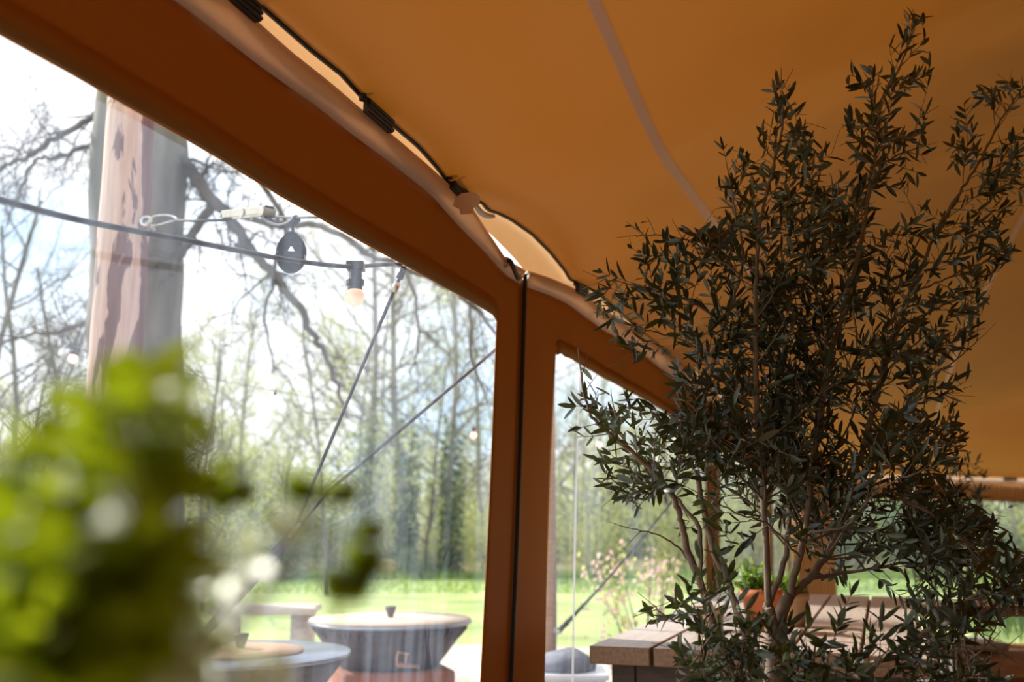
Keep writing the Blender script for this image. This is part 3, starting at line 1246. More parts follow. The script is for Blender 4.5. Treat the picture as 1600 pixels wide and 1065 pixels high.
# a younger tree with dense fine twigs at the left edge of the view
for px, Y, sc, rz, lb in ((-60, 15, .64, .4, 'dense bare tree at the left edge of the view, left of the big trunk'),
                          (330, 19, .50, 2.2, 'bare young tree on the lawn just right of the big trunk'),
                          (25, 24, .84, 5.0, 'dense leafless tree at the left edge, behind the festoon cable'),
                          (110, 28, .86, 4.1, 'leafless tree just left of the big trunk, further off'),
                          (60, 21, .62, 1.1, 'bare tree on the lawn behind the left side of the big trunk'),
                          (520, 24, .56, 3.4, 'bare young tree between the log pole and the canvas post')):
    far_tree(protos, 2, (px - 800) / FPX * Y, Y, rz, sc, lb, None, px > 300)


# ================================================================== OLIVE TREES
def inside(poly, x, y):
    c = False
    j = len(poly) - 1
    for i in range(len(poly)):
        if (poly[i][1] > y) != (poly[j][1] > y) and x < (poly[j][0] - poly[i][0]) * (y - poly[i][1]) / (poly[j][1] - poly[i][1]) + poly[i][0]:
            c = not c
        j = i
    return c


CROWN = [(885, 655), (880, 575), (915, 560), (945, 600), (1005, 622), (1040, 650), (1060, 640), (1000, 575), (945, 520), (915, 440), (935, 405), (985, 400), (975, 355), (1010, 345), (1060, 352), (1120, 360),
         (1130, 300), (1095, 245), (1110, 222), (1150, 225), (1185, 255), (1185, 135), (1220, 118), (1268, 150), (1262, 205), (1300, 235), (1345, 300), (1320, 190), (1325, 100), (1385, 90), (1395, 20),
         (1445, 20), (1455, 110), (1455, 170), (1452, 240), (1420, 330), (1470, 270), (1490, 170), (1540, 130), (1640, 120), (1640, 290), (1570, 345), (1590, 395), (1530, 450), (1555, 475), (1480, 520),
         (1500, 495), (1560, 505), (1550, 560), (1490, 610), (1500, 660), (1520, 715), (1480, 750), (1530, 790), (1600, 860), (1640, 935), (1570, 965), (1520, 990), (1510, 1020), (1580, 1040), (1620, 1150), (1080, 1150), (1060, 1060), (1055, 990), (1010, 970), (1005, 935),
         (1060, 935), (1045, 880), (985, 850), (985, 825), (1030, 820), (960, 780), (925, 740)]

leaf_meshes = []
for i in range(6):
    leaf_meshes.append(MB().leaf(Vector((0, 0, 0)), Vector((0, 1, 0)), Vector((0, 0, 1)), 1, (.22, .25, .28, .23, .26, .30)[i], (.05, .15, -.1, .25, .1, 0)[i], (.3, .2, .4, .25, .35, .15)[i]).mesh('leaf', M['olive']))


class Olive:
    def __init__(s, seed, poly, scale=1.0):
        s.r = random.Random(seed)
        s.leaves = []
        s.twig = MB()
        s.poly = poly
        s.sc = scale

    def ok(s, p):
        return s.poly is None or inside(s.poly, *proj(p))

    def rv(s):
        return Vector((s.r.gauss(0, 1), s.r.gauss(0, 1), s.r.gauss(0, 1))).normalized()

    def put_leaf(s, p, d, up):
        ln = s.r.uniform(.030, .054) * s.sc
        if s.ok(p + d * ln * .5):
            s.leaves.append((p, d, up, ln))

    def shoot(s, p, d, ln, r, lev, bare=.12):
        st = .019 * s.sc
        n = max(3, int(ln / st))
        pts = [p]
        ph = s.r.uniform(0, 3)
        for i in range(n):
            d = (d + s.rv() * .10 + Vector((0, 0, .025))).normalized()
            p = p + d * st
            if i > 2 and not s.ok(p):
                break
            pts.append(p)
            f = i / n
            if f > bare:
                ax = d.orthogonal().normalized()
                q = Matrix.Rotation(ph + (i % 2) * 1.57 + s.r.uniform(-.3, .3), 3, d)
                ax = q @ ax
                for sg in (1, -1):
                    if s.r.random() < .92:
                        s.put_leaf(p, (ax * sg * s.r.uniform(.6, 1) + d * s.r.uniform(.5, 1.0)).normalized(), (d + s.rv() * .5).normalized())
            if lev < 2 and i > 2 and s.r.random() < (.19 if lev == 0 else .11):
                sd = s.rv()
                sd = (sd - d * sd.dot(d)).normalized()
                s.shoot(p, (d * .6 + sd * .7).normalized(), ln * s.r.uniform(.3, .55), r * .6, lev + 1, .08)
        s.put_leaf(pts[-1], d, s.rv())
        m = len(pts)
        s.twig.tube(pts, [max(r * (1 - .75 * i / m), .0008) for i in range(m)], 4 if lev < 1 else 3, False)

    def stem(s, pxs, Y0, Y1, r0, r1, parent, f0=.2, gap=.035, ln=(.18, .38), tip=True, mat_=None, zig=.55):
        n = len(pxs)
        pts = smooth_path([at(a, b, Y0 + (Y1 - Y0) * i / (n - 1)) for i, (a, b) in enumerate(pxs)], 6)
        m = len(pts)
        rad = [r0 + (r1 - r0) * i / (m - 1) for i in range(m)]
        jit = [p + s.rv() * .0025 for p in pts]
        part('stem', MB().tube(jit, rad, 8), M['olivebark'], parent)
        acc = 0
        for i in range(1, m):
            acc += (pts[i] - pts[i - 1]).length
            if i / m < f0:
                continue
            while acc > gap:
                acc -= gap
                d = (pts[i] - pts[i - 1]).normalized()
                sd = s.rv()
                sd = (sd - d * sd.dot(d)).normalized()
                f = i / m
                s.shoot(pts[i], (d * s.r.uniform(.35, .9) + sd * .8).normalized(), s.r.uniform(*ln) * (1.15 - .55 * f), max(rad[i] * .4, .0015), 0)
        if tip:
            s.shoot(pts[-1], (pts[-1] - pts[-2]).normalized(), .07, r1, 1, 0)

    def finish(s, parent, n_single=300):
        base = world_loc(parent)
        part('twigs', s.twig, M['olivebark'], parent, kind='stuff')

        def rank(L):
            x, y = proj(L[0])
            return (0 if 0 < x < 1600 and 0 < y < 1065 else 9) + L[0].y - L[3] * 12 + s.r.random() * .35
        order = sorted(s.leaves, key=rank)
        for p, d, up, ln in order[:n_single]:
            y = d.normalized()
            x = y.cross(up)
            x = x.normalized() if x.length > 1e-4 else y.orthogonal().normalized()
            z = x.cross(y)
            o = bpy.data.objects.new('leaf', leaf_meshes[s.r.randrange(6)])
            mm = Matrix((x, y, z)).transposed().to_4x4() @ Matrix.Diagonal((ln, ln, ln, 1))
            mm.translation = p - base
            o.parent = parent
            o.matrix_basis = mm
            col.objects.link(o)
        mb = MB()
        for p, d, up, ln in order[n_single:]:
            mb.leaf(p, d, up, ln, ln * s.r.uniform(.20, .29), s.r.uniform(-.1, .25), s.r.uniform(.15, .4))
        part('foliage', mb, M['olive'], parent, kind='stuff')


OB = at(1215, 1330, 2.45)
OB.z = 0
olive = thing('olive_tree', OB, 'tall many-stemmed olive tree with narrow dark leaves in front of the window wall', 'olive tree')
# pot and bole below the frame
pot = MB().lathe([(.16, .03), (.20, .35), (.235, .62), (.26, .63), (.26, .69), (.235, .69), (.225, .64)], (OB.x, OB.y, 0), 36)
part('pot', pot, M['tanpot'], olive)
part('soil', MB().lathe([(.225, .64), (.15, .655), (.02, .66)], (OB.x, OB.y, 0), 24), M['soil'], olive)
bole0 = Vector((OB.x, OB.y, .62))
O = Olive(11, CROWN)


def bole(pxs, Y0, Y1, r0, r1):
    n = len(pxs)
    pts = [bole0] + [at(a, b, Y0 + (Y1 - Y0) * i / (n - 1)) for i, (a, b) in enumerate(pxs)]
    q = smooth_path(pts, 6)
    part('stem', MB().tube([p + O.rv() * .002 for p in q], [r0 + (r1 - r0) * i / (len(q) - 1) for i in range(len(q))], 10), M['olivebark'], olive)


bole([(1222, 1120), (1218, 1020), (1216, 985), (1221, 955), (1234, 932)], 2.45, 2.45, .030, .0135)
bole([(1208, 1110), (1210, 1020), (1205, 975), (1200, 945)], 2.42, 2.4, .026, .013)
bole([(1170, 1120), (1145, 1065), (1128, 1010), (1110, 960)], 2.4, 2.3, .024, .011)
bole([(1190, 1120), (1168, 1030), (1166, 990), (1152, 955), (1140, 915)], 2.5, 2.55, .018, .008)
bole([(1300, 1110), (1350, 1050), (1380, 1026)], 2.4, 2.25, .014, .006)
S = O.stem
# the left leader that leans out over the window
S([(1110, 960), (1096, 920), (1076, 862), (1063, 810), (1050, 772), (1020, 735), (969, 690), (929, 656), (916, 630), (909, 585)], 2.3, 2.1, .0095, .0022, olive, .42, .040, (.09, .20))
S([(1093, 900), (1093, 825), (1070, 795), (1040, 757), (1010, 728), (985, 700), (965, 668), (960, 640)], 2.35, 2.45, .006, .002, olive, .35, .042, (.08, .20))
S([(1080, 880), (1055, 850), (1020, 833), (988, 826)], 2.3, 2.25, .003, .001, olive, .75, .06, (.05, .08))
# leaders
S([(1140, 915), (1112, 850), (1092, 760), (1086, 700), (1096, 640), (1106, 602), (1116, 560), (1128, 519), (1146, 466), (1160, 410), (1158, 372), (1150, 338), (1138, 268)], 2.55, 2.35, .0085, .002, olive, .22, .034, (.16, .34))
S([(1200, 945), (1197, 840), (1190, 725), (1183, 632), (1181, 538), (1181, 463), (1184, 399), (1190, 330), (1208, 262), (1224, 190), (1222, 140)], 2.4, 2.3, .0085, .0022, olive, .14, .032, (.15, .34))
S([(1234, 932), (1246, 880), (1257, 830), (1266, 775), (1268, 740), (1282, 650), (1293, 583), (1310, 511), (1327, 459), (1340, 406), (1352, 340), (1360, 280), (1371, 222), (1374, 180), (1382, 145), (1408, 100), (1424, 55)], 2.45, 2.5, .0095, .0022, olive, .10, .034, (.14, .34))
S([(1234, 932), (1262, 905), (1300, 852), (1325, 779), (1342, 720), (1357, 670), (1370, 613), (1383, 575), (1398, 523), (1420, 459), (1432, 433), (1466, 357), (1500, 300), (1525, 262), (1545, 225), (1568, 180), (1598, 138)], 2.45, 2.75, .0095, .0022, olive, .10, .034, (.15, .36))
S([(1200, 945), (1225, 880), (1232, 800), (1228, 700), (1240, 600), (1250, 500), (1262, 400), (1270, 320), (1285, 250)], 2.55, 2.75, .008, .002, olive, .16, .032, (.18, .36))
S([(1380, 1026), (1423, 1000), (1467, 974), (1512, 937), (1545, 915), (1585, 900)], 2.25, 2.1, .006, .0018, olive, .1, .042, (.12, .28))
S([(1325, 779), (1390, 775), (1450, 800), (1500, 840), (1560, 903), (1600, 930)], 2.5, 2.3, .005, .0015, olive, .1, .040, (.12, .28))
S([(1262, 905), (1340, 890), (1420, 880), (1490, 890), (1550, 960)], 2.5, 2.6, .005, .0015, olive, .1, .036, (.14, .3))
# side shoots that reach outside the body of the crown
for pts_, Y0, Y1 in (([(1420, 459), (1450, 447), (1490, 430), (1525, 413), (1560, 403)], 2.6, 2.6), ([(1425, 500), (1466, 480), (1500, 466), (1530, 450)], 2.65, 2.7), ([(1400, 600), (1440, 590), (1465, 580), (1500, 558), (1530, 530)], 2.6, 2.5),
                     ([(1385, 650), (1440, 628), (1480, 612)], 2.6, 2.6), ([(1360, 740), (1420, 716), (1460, 694), (1495, 700)], 2.6, 2.7), ([(1160, 430), (1120, 402), (1080, 378), (1040, 368), (995, 368)], 2.35, 2.2),
                     ([(1135, 512), (1080, 470), (1040, 458), (1000, 448), (945, 436)], 2.35, 2.15), ([(1120, 560), (1060, 530), (1010, 515), (960, 500)], 2.4, 2.3), ([(1372, 222), (1395, 205), (1425, 215), (1440, 170)], 2.5, 2.4),
                     ([(1366, 260), (1390, 250), (1420, 235), (1445, 228)], 2.5, 2.55), ([(1374, 180), (1360, 150), (1345, 120)], 2.5, 2.45), ([(1545, 300), (1570, 290), (1600, 265)], 2.7, 2.75),
                     ([(1110, 960), (1085, 975), (1050, 968), (1020, 945)], 2.25, 2.1), ([(1145, 1065), (1120, 1030), (1105, 990), (1085, 950), (1080, 935)], 2.2, 2.05), ([(1268, 740), (1330, 660), (1340, 560), (1330, 480), (1300, 400), (1290, 330)], 2.6, 2.85),
                     ([(1342, 720), (1400, 690), (1440, 650), (1450, 560)], 2.7, 2.9), ([(1190, 725), (1130, 690), (1085, 660), (1050, 650)], 2.4, 2.25), ([(1197, 800), (1150, 770), (1100, 740), (1060, 720)], 2.45, 2.5),
                     ([(1256, 830), (1320, 820), (1380, 760), (1430, 740)], 2.3, 2.1), ([(1250, 870), (1200, 820), (1150, 800), (1090, 770)], 2.35, 2.2)):
    S(pts_, Y0, Y1, .0032, .0012, olive, .2, .038, (.09, .22))
for pts_, Y0, Y1 in (([(1300, 852), (1370, 840), (1430, 790), (1480, 770)], 2.55, 2.8),
                     ([(1380, 1026), (1440, 1020), (1500, 1010), (1560, 1020)], 2.25, 2.2), ([(1390, 775), (1440, 760), (1480, 760)], 2.5, 2.5),
                     ([(1420, 880), (1470, 930), (1530, 990), (1580, 1030)], 2.5, 2.5), ([(1500, 840), (1545, 870), (1590, 905), (1625, 940)], 2.4, 2.3), ([(1512, 937), (1560, 930), (1600, 900)], 2.2, 2.1),
                     ([(1450, 800), (1500, 790), (1535, 800)], 2.5, 2.5), ([(1470, 1100), (1500, 1050), (1540, 1010), (1560, 970)], 2.3, 2.2)):
    S(pts_, Y0, Y1, .0035, .0012, olive, .1, .033, (.10, .24))
# the bright leafy base of the crown
for x0 in (1100, 1150, 1195, 1240, 1290, 1360, 1430, 1520):
    S([(x0 + 30, 1180), (x0 + 12, 1110), (x0, 1060), (x0 + random.uniform(-30, 30), 1010)], 2.3, 2.05, .0035, .0012, olive, .2, .036, (.08, .2))
O.finish(olive, 300)

# second olive further back on the right
OB2 = at(1500, 1200, 5.2)
OB2.z = 0
olive2 = thing('olive_tree', OB2, 'smaller olive tree further back at the right, in front of the far windows', 'olive tree')
part('pot', MB().lathe([(.13, .03), (.17, .30), (.20, .46), (.22, .47), (.22, .52), (.20, .52), (.19, .47)], (OB2.x, OB2.y, 0), 28), M['tanpot'], olive2)
part('soil', MB().lathe([(.19, .48), (.1, .49), (.02, .49)], (OB2.x, OB2.y, 0), 20), M['soil'], olive2)
P2 = Olive(5, None, 1.0)
b2 = OB2 + Vector((0, 0, .45))
for tgt in ((1465, 720), (1500, 735), (1530, 770), (1440, 780), (1480, 860), (1550, 820), (1420, 860)):
    e = at(tgt[0], tgt[1], 5.2 + P2.r.uniform(-.25, .25))
    q = smooth_path([b2, b2.lerp(e, .4) + P2.rv() * .04 + Vector((0, 0, .12)), e], 8)
    part('stem', MB().tube(q, [.010 - .0075 * i / len(q) for i in range(len(q))], 6), M['olivebark'], olive2)
    for i in range(8, len(q), 1):
        d = (q[i] - q[i - 1]).normalized()
        P2.shoot(q[i], (d + P2.rv() * .9).normalized(), P2.r.uniform(.08, .22), .002, 1)
P2.finish(olive2, 0)

# ================================================================== FERN close to the camera
FB = Vector((-.175, .345, 1.27))
fern = thing('potted_fern', (FB.x, FB.y, 1.16), 'sunlit yellow-green fern close to the lens at the lower left', 'fern')
part('pot', MB().lathe([(.045, 0), (.06, .08), (.066, .085), (.066, .105), (.058, .105), (.056, .09)], (FB.x, FB.y, 1.16), 28), M['tanpot'], fern)
part('soil', MB().lathe([(.056, .092), (.03, .10), (.005, .102)], (FB.x, FB.y, 1.16), 16), M['soil'], fern)
flm = [MB().leaf(Vector((0, 0, 0)), Vector((0, 1, 0)), Vector((0, 0, 1)), 1, w_, c_, .2).mesh('leaflet', M['fern']) for w_, c_ in ((.5, .1), (.58, .25), (.44, -.1))]
fr = random.Random(9)
FRONDS = [  # pixel path, depths, leaflet length and where leaflets start
    ([(60, 1150), (110, 960), (180, 770), (245, 595)], .36, .34, .026, .12),
    ([(90, 1160), (160, 930), (225, 750), (265, 620)], .38, .36, .026, .12),
    ([(110, 1160), (190, 930), (240, 800), (262, 690)], .36, .34, .026, .12),
    ([(20, 1150), (60, 900), (105, 740), (125, 615)], .40, .38, .022, .15),
    ([(40, 1150), (80, 960), (120, 840), (190, 640)], .35, .33, .028, .12),
    ([(50, 1150), (100, 990), (150, 860), (215, 740)], .33, .31, .028, .12),
    ([(80, 1160), (150, 900), (205, 740), (290, 640)], .40, .38, .026, .2),
    ([(70, 1160), (140, 900), (190, 720), (225, 590)], .40, .38, .026, .2),
    ([(100, 1160), (180, 960), (240, 860), (275, 760)], .35, .33, .028, .2),
    ([(60, 1160), (110, 860), (150, 720), (165, 620)], .38, .36, .026, .2),
    ([(0, 1150), (30, 920), (70, 780), (95, 690)], .36, .34, .026, .2),
    ([(-40, 1120), (0, 900), (15, 780), (50, 690)], .37, .36, .024, .1),
    ([(-20, 1150), (30, 960), (60, 860), (70, 750)], .34, .33, .026, .1),
    ([(-60, 1100), (-20, 960), (10, 880), (40, 800)], .34, .33, .026, .1),
    ([(30, 1150), (90, 1000), (120, 900), (150, 800)], .32, .31, .026, .1),
    ([(100, 1160), (150, 1000), (190, 880), (205, 770)], .37, .36, .026, .1),
    ([(120, 1160), (230, 1020), (350, 900), (470, 800)], .42, .44, .017, .25),
    ([(150, 1180), (260, 1060), (330, 960), (400, 880)], .40, .40, .018, .2),
    ([(150, 1180), (240, 1020), (300, 900), (340, 830)], .40, .40, .018, .2),
    ([(200, 1180), (380, 960), (490, 830), (560, 850), (592, 885)], .43, .46, .020, .72),
    ([(210, 1190), (390, 960), (470, 850), (500, 790), (500, 762)], .42, .43, .021, .80),
    ([(230, 1180), (400, 960), (505, 850), (540, 880), (538, 945)], .42, .45, .015, .80),
    ([(150, 1160), (270, 930), (350, 770), (385, 700)], .46, .48, .017, .62),
    ([(140, 1160), (240, 960), (310, 800), (335, 740)], .46, .48, .016, .70),
    ([(0, 1150), (90, 1040), (200, 1010), (300, 1050)], .38, .37, .022, .2),
    ([(-30, 1130), (50, 1000), (130, 960), (240, 940)], .39, .38, .022, .2),
    ([(150, 1180), (250, 1090), (340, 1050), (440, 1060)], .40, .40, .019, .2),
]
flp = [MB().leaf(Vector((0, 0, 0)), Vector((0, 1, 0)), Vector((0, 0, 1)), 1, w_, c_, .2).mesh('glare_leaflet', M['fernglare']) for w_, c_ in ((.5, .1), (.58, .2), (.46, -.1))]
extra = []
for pxs, Y0, Y1, ll, f0 in FRONDS[:16]:
    if pxs[-1][0] > 290 and pxs[-1][1] > 650:
        continue
    dx, dy = fr.uniform(-26, 26), fr.uniform(-30, 20)
    extra.append(([pxs[0]] + [(a + dx, b + dy) for a, b in pxs[1:]], Y0 + .02, Y1 + .02, ll, f0 + .15))
for pxs, Y0, Y1, ll, f0 in FRONDS + extra:
    pale = pxs[-1][0] > 290 and pxs[-1][1] > 790 and f0 < .5  # fronds whose leaflets carry the painted sun glare
    n = len(pxs)
    pts = smooth_path([Vector((FB.x, FB.y, 1.25))] + [at(a, b, Y0 + (Y1 - Y0) * i / (n - 1)) for i, (a, b) in enumerate(pxs)], 10)
    m = len(pts)
    fro = part('frond', MB().tube(pts, [.0011 - .0007 * i / m for i in range(m)], 5), M['fernstem'], fern)
    acc = 0
    for i in range(1, m):
        acc += (pts[i] - pts[i - 1]).length
        f = max(0, (i - 10) / (m - 10))
        if f < f0:
            continue
        while acc > ll * .36:
            acc -= ll * .36
            d = (pts[i] - pts[i - 1]).normalized()
            nrm = (Vector((0, -.5, .8)) + rvec(.5)).normalized()
            sd = d.cross(nrm).normalized()
            for sg in (1, -1):
                y = (sd * sg + d * fr.uniform(.2, .6) + rvec(.25)).normalized()
                x = y.cross(nrm).normalized()
                z = x.cross(y)
                L = ll * (1.05 - .28 * f) * fr.uniform(.8, 1.1)
                mm = Matrix((x, y, z)).transposed().to_4x4() @ Matrix.Diagonal((L, L, L, 1))
                mm.translation = pts[i] - world_loc(fro)
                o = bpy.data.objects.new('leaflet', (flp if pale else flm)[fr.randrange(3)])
                o.parent = fro
                o.matrix_basis = mm
                col.objects.link(o)
# its stand, below the frame
stand = thing('plant_stand', (FB.x, FB.y, .03), 'slim wooden stand carrying the potted fern', 'stand')
bevel(part('top_board', MB().box((FB.x, FB.y, 1.148), (.2, .2, .024)), M['tanwood'], stand, False))
for dx in (-1, 1):
    for dy in (-1, 1):
        part('leg', MB().box((FB.x + dx * .08, FB.y + dy * .08, .583), (.025, .025, 1.106)), M['tanwood'], stand, False)

# ================================================================== OUTSIDE, NEAR THE TENT
# stripped log pole
PY = 4.0
top, bot = at(212, 60, PY), at(176, 640, PY)
dirp = (top - bot).normalized()
p_top = bot + dirp * ((3.3 - bot.z) / dirp.z)
p_bot = bot + dirp * ((0 - bot.z) / dirp.z)
lp = thing('log_pole', p_bot, 'stripped log tent pole with peeling purple-brown bark patches', 'pole')
lg = MB()
n = 90
lg.tube([p_bot.lerp(p_top, i / n) for i in range(n + 1)], [.118 - .022 * i / n for i in range(n + 1)], 36)
for i, v in enumerate(lg.v):
    q = Vector(v)
    c = p_bot + dirp * ((q.z - p_bot.z) / dirp.z)
    d = q - c
    k = 1 + .05 * noise.noise((q.x * 9, q.y * 9, q.z * 1.2)) + .03 * noise.noise((q.x * 30, q.y * 30, q.z * 4))
    lg.v[i] = (c + d * k)[:]
part('shaft', lg, M['log'], lp)
eye = at(228, 345, 3.86)
hookm = MB().torus(eye, Vector((1, 0, 0)), Vector((0, .3, 1)), .020, .006, 16, 8)
hookm.tube([eye + Vector((-.005, .02, 0)), eye + Vector((-.01, .12, 0))], .007, 8)
part('eye_bolt', hookm, M['steel'], lp, label='zinc eye bolt screwed into the pole')

# ratchet strap
rs = thing('ratchet_strap', at(280, 343, 3.7), 'black ratchet strap with steel buckle stretched from the log pole to the tent', 'strap')


def rsY(px):
    return interp([(228, 3.86), (560, 2.55)], px)


hk = MB().tube(smooth_path([at(a, b, rsY(a)) for a, b in ((232, 348), (240, 338), (262, 336), (276, 342), (262, 347), (244, 352), (236, 352))]), .0048, 8)
part('hook', hk, M['steel'], rs, label='zinc wire hook')
part('strap_web', MB().tube([at(a, b, rsY(a)) for a, b in ((262, 343), (300, 345), (360, 343.5))], .005, 6), M['blackweb'], rs)
rat = MB()
c0, c1 = at(352, 338, rsY(352)), at(418, 331, rsY(418))
ax = (c1 - c0).normalized()
upv = Vector((0, 0, 1)) - ax * ax.z
upv.normalize()
dp = ax.cross(upv)
mid = (c0 + c1) / 2
for sg in (-1, 1):
    rat.box(mid + dp * sg * .016 + upv * .004, ((c1 - c0).length, .003, .026), (ax, dp, upv))
rat.tube([c1 - dp * .022, c1 + dp * .022], .017, 14)
rat.tube([c0 - dp * .02, c0 + dp * .02], .009, 10)
rb = bevel(part('ratchet', rat, M['dullsteel'], rs, False, label='steel ratchet buckle'), .001)
wh = MB()
for sg in (-1, 1):
    wh.lathe([(.004, -.002), (.017, -.002), (.017, .002), (.004, .002)], (0, 0, 0), 12)
wh.v = [(mid + ax * (.012 + v[0]) + upv * v[1] + dp * (v[2] - .019 * (1 if i < 48 else -1)))[:] for i, v in enumerate(wh.v)]
part('ratchet_wheel', wh, M['dullsteel'], rb, False)
part('ratchet_handle', MB().box(c1 - ax * .012 + upv * .006 - dp * 0, (.05, .03, .012), ((ax + upv * .3).normalized(), dp, upv)), M['black'], rb, False)
slack = MB()
sp = smooth_path([at(a, b, rsY(a)) for a, b in ((412, 336), (424, 348), (440, 353), (454, 349), (464, 341))])
for p in sp:
    slack.v.extend(((p - dp * .0125)[:], (p + dp * .0125)[:]))
for i in range(len(sp) - 1):
    slack.f.append((2 * i, 2 * i + 1, 2 * i + 3, 2 * i + 2))
solid(part('slack_web', slack, M['blackweb'], rs), .012)
part('strap_web', MB().tube([at(a, b, rsY(a)) for a, b in ((424, 338), (462, 340), (510, 338.5), (575, 336))], .0035, 6), M['blackweb'], rs)

# rolled-up strap end hanging from it
hc = at(455, 394, rsY(455))
hr = thing('strap_coil', hc, 'dark coil of webbing hanging from the ratchet strap beside the cable', 'coil')
cu, cv = Vector((1, .25, 0)).normalized(), Vector((0, 0, 1))
cm = MB()
for k in range(8):
    rr_ = .012 + .0033 * k
    prev = []
    for i in range(29):
        a = 2 * math.pi * i / 28
        prev.append(hc + cu * math.cos(a) * rr_ * 1.28 + cv * (math.sin(a) * rr_ * 1.62 - .006 + .012 * max(0, math.sin(a)) ** 6) + cu.cross(cv) * 0)
    ww = cu.cross(cv) * .014
    b = len(cm.v)
    for p in prev:
        for o, dr in ((-1, 0), (1, 0)):
            cm.v.append((p + ww * o)[:])
    for i in range(28):
        cm.f.append((b + 2 * i, b + 2 * i + 1, b + 2 * i + 3, b + 2 * i + 2))
solid(part('webbing', cm, M['blackweb'], hr), .0030)
part('tie', MB().tube(smooth_path([hc + cv * .045, hc + cv * .06 + cu * .004, at(457, 350, rsY(457)), at(462, 338, rsY(462)), at(466, 342, rsY(466) + .02)]), .005, 6), M['blackweb'], hr)
bevel(part('wrap', MB().box(hc - cv * .012 + cu * .004, (.070, .030, .028), (cu, cu.cross(cv), cv)), M['blackweb'], hr, False), .008)


# festoon lights
def off_wall(px, py, off):
    return on_wall(px, py, off)


fc = thing('festoon_light', off_wall(555, 416, .15), 'black festoon cable with one lit round bulb, running past the log pole', 'string light')
part('cable', MB().tube(smooth_path([off_wall(a, b, .14) for a, b in ((-160, 280), (-60, 298), (0, 312), (130, 345), (300, 377), (440, 404), (540, 416), (600, 413), (634, 412))], 8), .0058, 8), M['cable'], fc)
sp_ = off_wall(556, 416, .14)
k_ = (sp_ - Vector((0, 0, CAM_H))).length / FPX
sk = MB()
sk.box(sp_ + Vector((0, 0, .0)), (26 * k_, 24 * k_, 12 * k_))
sk.lathe([(10 * k_, -20 * k_), (9.5 * k_, -4 * k_)], sp_, 20)
sk.lathe([(13.5 * k_, -30 * k_), (14 * k_, -22 * k_), (10 * k_, -19 * k_)], sp_, 20)
sk.lathe([(11 * k_, -37 * k_), (11.5 * k_, -30 * k_)], sp_, 20)
soc = bevel(part('socket', sk, M['black'], fc, False), .001)
blb = MB().lathe([(9 * k_, -36 * k_)] + [(14.5 * k_ * math.sin(a), (-48 + 14.5 * math.cos(a)) * k_) for a in [.75 + (3.14 - .75) * i / 12 for i in range(13)]], sp_, 24)
bo_ = part('bulb', blb, M['bulb'], soc, label='frosted round bulb, softly lit')
part('filament', MB().lathe([(3 * k_, -46 * k_), (7 * k_, -41 * k_), (3 * k_, -38 * k_)], sp_, 12), M['glow'], soc, label='warm glowing core of the bulb')

f2 = thing('festoon_light', at(430, 612, 5.6), 'thin far festoon string with small pink glowing bulbs beyond the guy ropes', 'string light')
pts2 = [(-120, 500, 4.6), (115, 545, 4.9), (270, 580, 5.2), (430, 610, 5.6), (590, 640, 6.1), (740, 668, 6.7), (840, 678, 7.3), (936, 684, 8.0)]
part('cable', MB().tube(smooth_path([at(*p) for p in pts2], 6), .0016, 5), M['cable'], f2)
for px, py, Y in (pts2[1], pts2[3], pts2[5], pts2[7]):
    p = at(px, py, Y)
    so_ = part('socket', MB().lathe([(.008, -.03), (.010, -.012), (.005, -.002)], p, 12), M['black'], f2)
    part('bulb', MB().lathe([(.010, -.03)] + [(.023 * math.sin(a), -.05 + .023 * math.cos(a)) for a in [.6 + 2.54 * i / 8 for i in range(9)]], p, 14), M['glow'], so_)

# guy ropes and their shared ground strap
a0 = off_wall(632, 416, .13)
j0 = at(488, 757, 3.02)
j1 = at(508, 772, 3.06)
k0 = at(462, 822, 3.12)
k1 = at(285, 1030, 3.55)
gd = (k1 - k0).normalized()
ground_anchor = k0 + gd * ((.02 - k0.z) / gd.z)
gr = thing('guy_rope', a0, 'dark guy rope slanting down from the tent edge by the bulb', 'rope')
part('rope', MB().tube([a0, j0, k0], .0052, 8), M['rope'], gr)
part('rope_sleeve', MB().tube([a0.lerp(j0, .005), a0.lerp(j0, .055)], .0105, 10), M['black'], gr)
part('ferrule', MB().tube([a0.lerp(j0, .07), a0.lerp(j0, .115)], .010, 10), M['brass'], gr, label='metal ferrule on the rope end')
part('end_ring', MB().torus(a0 + Vector((0, 0, .012)), Vector((1, 0, 0)), Vector((0, 0, 1)), .011, .003, 14, 6), M['steel'], gr)
b0 = off_wall(905, 447, .13)
gr2 = thing('guy_rope', b0, 'dark guy rope running to the canvas post from lower left', 'rope')
part('rope', MB().tube([b0, at(779, 542, 3.5), j1, k0 + Vector((.012, 0, 0))], .0055, 8), M['rope'], gr2)
gs = thing('ground_strap', ground_anchor, 'bundle of dark straps from the guy ropes down past the left griddle', 'strap')
part('ring', MB().tube(smooth_path([at(458, 832, 3.12), at(470, 818, 3.1), at(462, 822, 3.12), at(452, 838, 3.13)]), .005, 8), M['steel'], gs, label='bright steel ring joining ropes and strap')
for dx, sw in ((-.018, .0), (0, .012), (.02, -.01), (.036, .012)):
    sdv = Vector((1, 0, .6)).normalized()
    pth = smooth_path([k0 + sdv * dx * .2, k0.lerp(k1, .25) + sdv * (dx * 1.2 + sw), k0.lerp(k1, .6) + sdv * (dx * 1.3 - sw), k1 + sdv * dx * .4], 8)
    wb_ = MB()
    for p in pth:
        wb_.v.extend(((p - Vector((.014, .004, .006)))[:], (p + Vector((.014, .004, .006)))[:]))
    for i in range(len(pth) - 1):
        wb_.f.append((2 * i, 2 * i + 1, 2 * i + 3, 2 * i + 2))
    solid(part('strap_web', wb_, M['black'], gs), .003)
part('strap_web', MB().tube([k1, ground_anchor], .011, 6), M['blackweb'], gs)
bk = MB()
